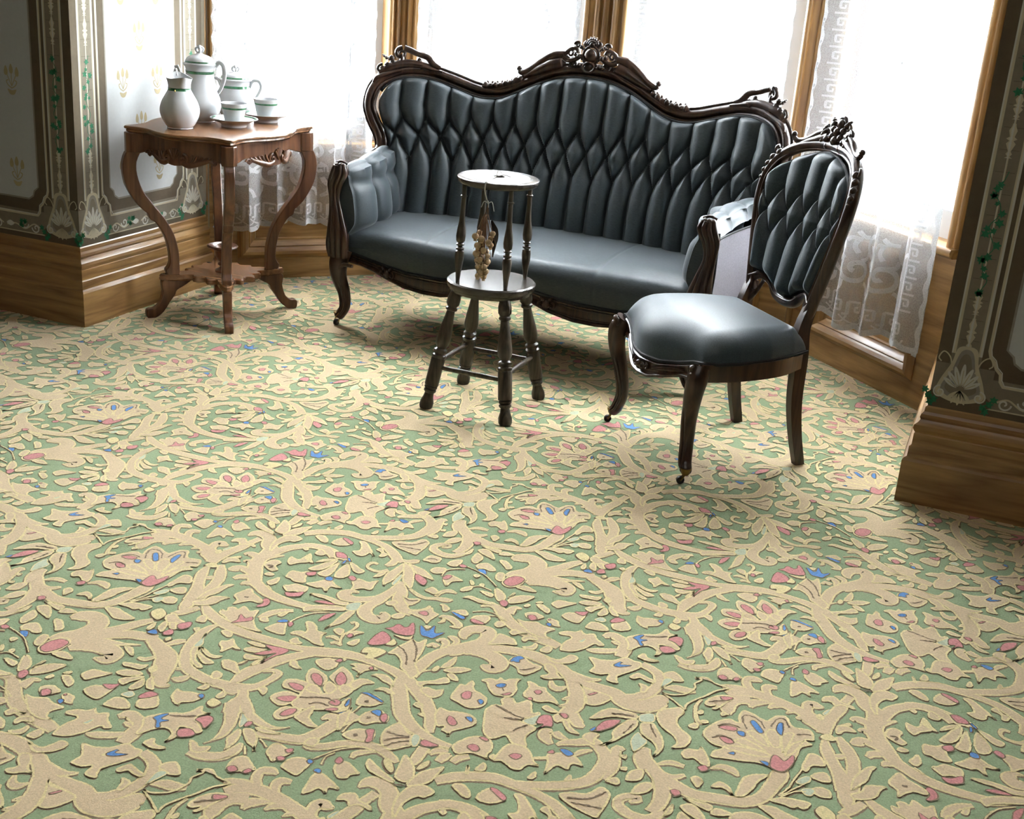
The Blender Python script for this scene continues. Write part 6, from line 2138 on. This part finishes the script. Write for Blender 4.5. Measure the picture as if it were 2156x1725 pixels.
# cream jug: pear body, flared lip
jug = china('cream_jug', 'white china cream jug with a flared lip and green band, nearest the wall', 'jug', (-2.685, 3.620, TZ), math.radians(-42), 'green-banded china tea set')
prof_j = [(0.0, 0.0), (0.036, 0.0), (0.038, 0.004), (0.045, 0.012), (0.056, 0.034), (0.0595, 0.055), (0.054, 0.078), (0.043, 0.098), (0.035, 0.112), (0.033, 0.120)]
mb = MB()
K = 40
aa = np.linspace(0, 2 * PI, K, endpoint=False)
P = cr(prof_j, 5)
rings = [np.column_stack([r * np.cos(aa), r * np.sin(aa), np.full(K, z)]) for r, z in P]
for z0, rr in ((0.128, 0.0335), (0.138, 0.0355), (0.148, 0.039)):
    lip = 0.022 * np.exp(-((np.abs((aa + PI) % (2 * PI) - PI)) / 0.55) ** 2) * (z0 - 0.118) / 0.03
    back = 0.016 * np.exp(-((np.abs((aa) % (2 * PI) - PI)) / 0.9) ** 2) * (z0 - 0.118) / 0.03
    rings.append(np.column_stack([(rr + lip) * np.cos(aa), rr * np.sin(aa), z0 + back + lip * 0.35]))
rings.append(rings[-1] * np.array([0.94, 0.94, 1.0]))
rings.append(rings[-3] * np.array([0.90, 0.90, 0.99]))
rings.append(np.column_stack([0.028 * np.cos(aa), 0.028 * np.sin(aa), np.full(K, 0.112)]))
mb.grid(np.array(rings), closed_v=True)
mb.build('body', M['china'], jug)
mb = MB(); mb.grid(np.array([np.column_stack([r * np.cos(aa), r * np.sin(aa), np.full(K, z)]) for r, z in ((0.0356, 0.1125), (0.0345, 0.1145), (0.0342, 0.119), (0.0342, 0.1205))]), closed_v=True)
mb.build('green_band', M['china_green'], jug)
mb = MB(); handle(mb, [(-0.036, 0, 0.150), (-0.046, 0, 0.166), (-0.062, 0, 0.160), (-0.070, 0, 0.130), (-0.066, 0, 0.095), (-0.056, 0, 0.070)], [0.0045, 0.005, 0.0055, 0.005, 0.0045, 0.005])
mb.build('handle', M['china'], jug)
mb = MB(); mb.tube([(0.0345 * math.cos(a), 0.0345 * math.sin(a), 0.116 - 0.01 * q) for q, a in enumerate((-0.6, -0.55, -0.62))], 0.002, 6)
mb.build('gilt_mark', M['china_gold'], jug)

# coffee pot
pot = china('coffee_pot', 'tall white china coffee pot with a domed lid and curved spout', 'coffee pot', (-2.745, 3.820, TZ), math.radians(24), 'green-banded china tea set')
mb = MB()
mb.lathe(cr([(0.0, 0.0), (0.045, 0.0), (0.050, 0.004), (0.060, 0.018), (0.069, 0.045), (0.068, 0.072), (0.058, 0.105), (0.049, 0.135), (0.046, 0.155), (0.047, 0.172), (0.053, 0.184), (0.055, 0.187)], 4), 40)
mb.build('body', M['china'], pot)
mb = MB(); mb.lathe([(0.0465, 0.157), (0.0475, 0.158), (0.0482, 0.165), (0.0485, 0.166)], 40, cap=False); mb.build('green_band', M['china_green'], pot)
mb = MB()
mb.lathe(cr([(0.056, 0.187), (0.056, 0.190), (0.049, 0.191), (0.047, 0.198), (0.040, 0.208), (0.026, 0.216), (0.012, 0.220), (0.007, 0.224), (0.008, 0.228), (0.0, 0.230)], 4), 36)
lid = mb.build('lid', M['china'], pot)
mb = MB(); mb.lathe([(0.0482, 0.1925), (0.0492, 0.193), (0.0478, 0.197), (0.047, 0.1975)], 36, cap=False); mb.build('green_band', M['china_green'], lid)
def knob(z0, parent, s=1.0):
    mb = MB()
    for k in range(5):
        a = 2 * PI * k / 5
        mb.tube(cr([(0, 0, z0), (0.010 * s * math.cos(a), 0.010 * s * math.sin(a), z0 + 0.004 * s), (0.014 * s * math.cos(a), 0.014 * s * math.sin(a), z0 + 0.013 * s), (0.007 * s * math.cos(a), 0.007 * s * math.sin(a), z0 + 0.019 * s)], 4), 0.003 * s, 7)
    mb.ell((0, 0, z0 + 0.018 * s), (0.008 * s, 0.008 * s, 0.007 * s), k=10, l=7)
    mb.build('knob', M['china'], parent)
knob(0.224, lid)
mb = MB()
mb.tube(cr([(-0.052, 0, 0.050), (-0.078, 0, 0.070), (-0.078, 0, 0.110), (-0.070, 0, 0.150), (-0.078, 0, 0.178)], 7), [0.016, 0.015, 0.011, 0.0085, 0.0075], 14)
mb.build('spout', M['china'], pot)
mb = MB(); handle(mb, [(0.052, 0, 0.182), (0.066, 0, 0.196), (0.080, 0, 0.184), (0.082, 0, 0.150), (0.072, 0, 0.115), (0.060, 0, 0.095)], [0.005, 0.006, 0.0065, 0.006, 0.005, 0.005])
mb.build('handle', M['china'], pot)

# sugar bowl
bowl = china('sugar_bowl', 'lidded white china sugar bowl with two ear-shaped handles', 'sugar bowl', (-2.738, 4.030, TZ), math.radians(22), 'green-banded china tea set')
mb = MB()
mb.lathe(cr([(0.0, 0.0), (0.045, 0.0), (0.050, 0.005), (0.062, 0.022), (0.067, 0.045), (0.062, 0.072), (0.053, 0.093), (0.050, 0.105), (0.052, 0.118), (0.058, 0.125)], 4), 40)
mb.build('body', M['china'], bowl)
mb = MB(); mb.lathe([(0.0515, 0.098), (0.0525, 0.099), (0.0515, 0.106), (0.0508, 0.1065)], 40, cap=False); mb.build('green_band', M['china_green'], bowl)
mb = MB()
mb.lathe(cr([(0.058, 0.125), (0.057, 0.128), (0.050, 0.129), (0.047, 0.137), (0.038, 0.145), (0.022, 0.150), (0.009, 0.153), (0.0, 0.154)], 4), 36)
lid = mb.build('lid', M['china'], bowl)
mb = MB(); mb.lathe([(0.0492, 0.130), (0.0502, 0.1305), (0.0485, 0.1355), (0.0475, 0.136)], 36, cap=False); mb.build('green_band', M['china_green'], lid)
knob(0.152, lid, 0.95)
for sg in (-1, 1):
    mb = MB(); handle(mb, [(sg * 0.050, 0, 0.100), (sg * 0.062, 0, 0.124), (sg * 0.083, 0, 0.124), (sg * 0.090, 0, 0.104), (sg * 0.080, 0, 0.080), (sg * 0.068, 0, 0.062)], [0.004, 0.0045, 0.005, 0.0045, 0.004, 0.004])
    mb.build('handle', M['china'], bowl)


def saucer(loc, label):
    o = china('saucer', label, 'saucer', loc, 0, 'green-rimmed saucers')
    mb = MB()
    mb.lathe(cr([(0.0, 0.004), (0.030, 0.004), (0.036, 0.0), (0.042, 0.0), (0.044, 0.008), (0.060, 0.017), (0.077, 0.025), (0.079, 0.027), (0.076, 0.0275), (0.058, 0.020), (0.040, 0.011), (0.0, 0.010)], 4), 44)
    mb.build('body', M['china'], o)
    mb = MB(); mb.lathe([(0.0675, 0.0246), (0.0705, 0.0262), (0.074, 0.0278)], 44, cap=False); mb.build('green_band', M['china_green'], o)
    return o


def cup(loc, label, rz):
    o = china('teacup', label, 'cup', loc, rz, 'green-banded teacups')
    mb = MB()
    mb.lathe(cr([(0.0, 0.004), (0.022, 0.003), (0.024, 0.0), (0.028, 0.0), (0.030, 0.006), (0.035, 0.028), (0.039, 0.048), (0.0425, 0.062), (0.0405, 0.0625), (0.037, 0.048), (0.032, 0.02), (0.024, 0.009), (0.0, 0.008)], 4), 40)
    mb.build('body', M['china'], o)
    mb = MB(); mb.lathe([(0.0388, 0.0455), (0.0394, 0.046), (0.0402, 0.0505), (0.0400, 0.051)], 40, cap=False); mb.build('green_band', M['china_green'], o)
    return o


for (x, y, sl, cl_, rz) in ((-2.588, 3.800, 'green-rimmed white saucer under the teacup nearest the viewer', 'green-banded white teacup nearest the viewer, in front of the sugar bowl', 0.3),
                            (-2.585, 4.000, 'green-rimmed white saucer under the teacup nearest the sofa', 'green-banded white teacup nearest the sofa', 0.9)):
    saucer((x, y, TZ), sl)
    cup((x, y, TZ + 0.0122), cl_, rz)

# ---------------------------------------------------------------- turned stool with a spindle gallery
stool = empty('spindle_stool', (-1.404, 3.415, 0))
tag(stool, 'two-tier dark turned-wood stool with four spindles holding a small round top', 'stool')
ZS_ = 0.400
mb = MB()
mb.lathe([(0.0, ZS_ - 0.036), (0.118, ZS_ - 0.036), (0.126, ZS_ - 0.032), (0.128, ZS_ - 0.024), (0.133, ZS_ - 0.021), (0.136, ZS_ - 0.012), (0.135, ZS_ - 0.004), (0.130, ZS_), (0.0, ZS_)], 56)
mb.build('seat', M['stooltop'], stool, angle=35)
LEGP = [(0.0, 0.0), (0.018, 0.0), (0.021, 0.02), (0.021, 0.06), (0.016, 0.10), (0.014, 0.135), (0.019, 0.15), (0.019, 0.165), (0.015, 0.17), (0.020, 0.18), (0.020, 0.195), (0.0165, 0.20), (0.0215, 0.205), (0.0215, 0.43), (0.020, 0.44), (0.022, 0.45), (0.022, 0.465), (0.016, 0.475), (0.021, 0.495), (0.021, 0.51), (0.014, 0.525),
        (0.021, 0.56), (0.0225, 0.60), (0.020, 0.68), (0.015, 0.78), (0.0125, 0.84), (0.018, 0.85), (0.018, 0.865), (0.014, 0.875), (0.020, 0.90), (0.020, 0.95), (0.016, 1.0), (0.0, 1.0)]
tops, bots = {}, {}
for i, (a_, b_) in enumerate(((-1, -1), (1, -1), (1, 1), (-1, 1))):
    top = np.array([a_ * 0.080, b_ * 0.080, ZS_ - 0.034]); bot = np.array([a_ * 0.134, b_ * 0.140, 0.0])
    tops[i], bots[i] = top, bot
    mb = MB(); mb.lathe(LEGP, 18, axis=(bot, top))
    mb.build('leg', M['stoolwood'], stool, angle=45)
for i in range(4):
    j = (i + 1) % 4
    tt = 0.36 if i % 2 == 0 else 0.40
    p = bots[i] + (tops[i] - bots[i]) * tt; q = bots[j] + (tops[j] - bots[j]) * tt
    mb = MB(); mb.tube(np.linspace(p, q, 7), [0.0065, 0.0075, 0.008, 0.0075, 0.0065], 10)
    mb.build('stretcher', M['stoolwood'], stool)
SPP = [(0.0, 0.0), (0.0055, 0.0), (0.008, 0.10), (0.0125, 0.20), (0.0140, 0.27), (0.0125, 0.315), (0.007, 0.325), (0.0125, 0.335), (0.0125, 0.350), (0.007, 0.358), (0.007, 0.372), (0.0125, 0.380), (0.0125, 0.392), (0.008, 0.402), (0.0130, 0.42), (0.0145, 0.47), (0.0130, 0.53), (0.009, 0.62), (0.0075, 0.72), (0.0072, 0.86), (0.010, 0.868), (0.010, 0.878), (0.007, 0.886), (0.007, 1.0), (0, 1.0)]
for (a_, b_) in ((-1, -1), (1, -1), (1, 1), (-1, 1)):
    mb = MB(); mb.lathe(SPP, 14, axis=((a_ * 0.078, b_ * 0.078, ZS_ - 0.002), (a_ * 0.074, b_ * 0.074, 0.694)))
    mb.build('spindle', M['stoolwood'], stool, angle=45)
ZU = 0.713
mb = MB()
mb.lathe([(0.018, ZU - 0.006), (0.018, ZU - 0.022), (0.112, ZU - 0.022), (0.119, ZU - 0.018), (0.123, ZU - 0.010), (0.122, ZU - 0.003), (0.117, ZU), (0.020, ZU), (0.018, ZU - 0.003)], 56)
mb.F = mb.F[:-2]; mb.M = mb.M[:-2]
mb.lathe([(0.0, ZU - 0.014), (0.0185, ZU - 0.014)], 20)
mb.build('gallery_top', M['stooltop'], stool, angle=35)
mb = MB()
wob = [1 + 0.02 * math.sin(3 * a) + 0.012 * math.sin(7 * a + 1) for a in np.linspace(0, 2 * PI, 60, endpoint=False)]
aa = np.linspace(0, 2 * PI, 60, endpoint=False)
mb.grid(np.array([np.column_stack([0.022 * np.cos(aa), 0.020 * np.sin(aa), np.full(60, ZU + 0.0008)]), np.column_stack([0.093 * np.array(wob) * np.cos(aa), 0.093 * np.array(wob) * np.sin(aa), np.full(60, ZU + 0.0010)])]), closed_v=True, flip=True)
mb.build('paper_disc', M['paper'], stool)

# bunch of dried pods hung from the gallery by string
bx, by = -1.404 + 0.012, 3.415 - 0.118
bunch = empty('dried_pod_bunch', (bx, by, 0.70))
tag(bunch, 'bunch of pale dried seed pods tied with string to the stool gallery', 'dried flowers')
r5 = np.random.default_rng(5)
mb = MB()
mb.tube(cr([(-0.012, 0.10, 0.0155), (-0.004, 0.05, 0.016), (0.0, 0.0, 0.016), (0.0, -0.006, 0.008), (0.0, -0.007, -0.008), (0.0, 0.0, -0.022), (0.002, 0.018, -0.05)], 6), 0.0018, 6)
mb.tube(cr([(-0.012, 0.10, 0.0155), (0.01, 0.108, 0.022), (0.03, 0.112, 0.018)], 5), 0.0014, 6)
mb.tube(cr([(-0.012, 0.10, 0.0155), (-0.006, 0.10, 0.034), (0.006, 0.10, 0.028)], 5), 0.0014, 6)
for k in range(5):
    a = r5.uniform(0, 6.28)
    mb.tube(cr([(0.002, 0.018, -0.05), (0.002 + 0.012 * math.cos(a), 0.018 + 0.008 * math.sin(a), -0.045), (0.002 + 0.02 * math.cos(a), 0.018 + 0.012 * math.sin(a), -0.055 - 0.01 * k * 0.4)], 5), 0.0013, 6)
mb.build('string', M['string'], bunch)
knot = np.array([0.002, 0.018, -0.05])
pods = []
for k in range(26):
    t = k / 25
    z = -0.135 - 0.135 * t
    w = 0.024 * (1 - 0.75 * t) + 0.004
    a = k * 2.4
    pods.append(np.array([-0.006 + w * math.cos(a), 0.020 + w * 0.8 * math.sin(a), z + r5.uniform(-0.006, 0.006)]))
mb = MB()
for k, p in enumerate(pods):
    mid = knot * 0.5 + p * 0.5 + np.array([0, 0, 0.01]); mid[:2] *= 0.6
    mb.tube(cr([knot, knot + (0, 0, -0.03), mid, p], 4), 0.0009, 5, cap=False)
for k in range(6):
    a = r5.uniform(0, 6.28)
    mb.tube(cr([knot, (0.01 * math.cos(a), 0.02 + 0.01 * math.sin(a), -0.10), (0.035 * math.cos(a), 0.02 + 0.03 * math.sin(a), -0.17 - 0.02 * k)], 5), 0.0006, 5, cap=False)
mb.build('stems', M['twig'], bunch)
for k, p in enumerate(pods):
    mb = MB()
    s_ = r5.uniform(0.85, 1.15)
    mb.ell(p, (0.0098 * s_, 0.0098 * s_, 0.0088 * s_), k=10, l=7)
    mb.lathe([(0.0, 0.0), (0.004, 0.0), (0.006, 0.0025), (0.0055, 0.004), (0, 0.004)], 8, (p[0], p[1], p[2] - 0.0125 * s_))
    mb.build('pod', M['pod'], bunch)
mb = MB()
for (a0, l0) in ((0.4, 0.11), (0.9, 0.095)):
    c = [(0.012, 0.03, -0.10), (0.022 + 0.004 * a0, 0.036, -0.14), (0.018, 0.04, -0.10 - l0)]
    P = cr(c, 6)
    mb.tube(P, [0.003, 0.009, 0.008, 0.002], 8, sx=0.25, up=(0, 1, 0))
mb.build('dark_leaf', M['iron'], bunch)
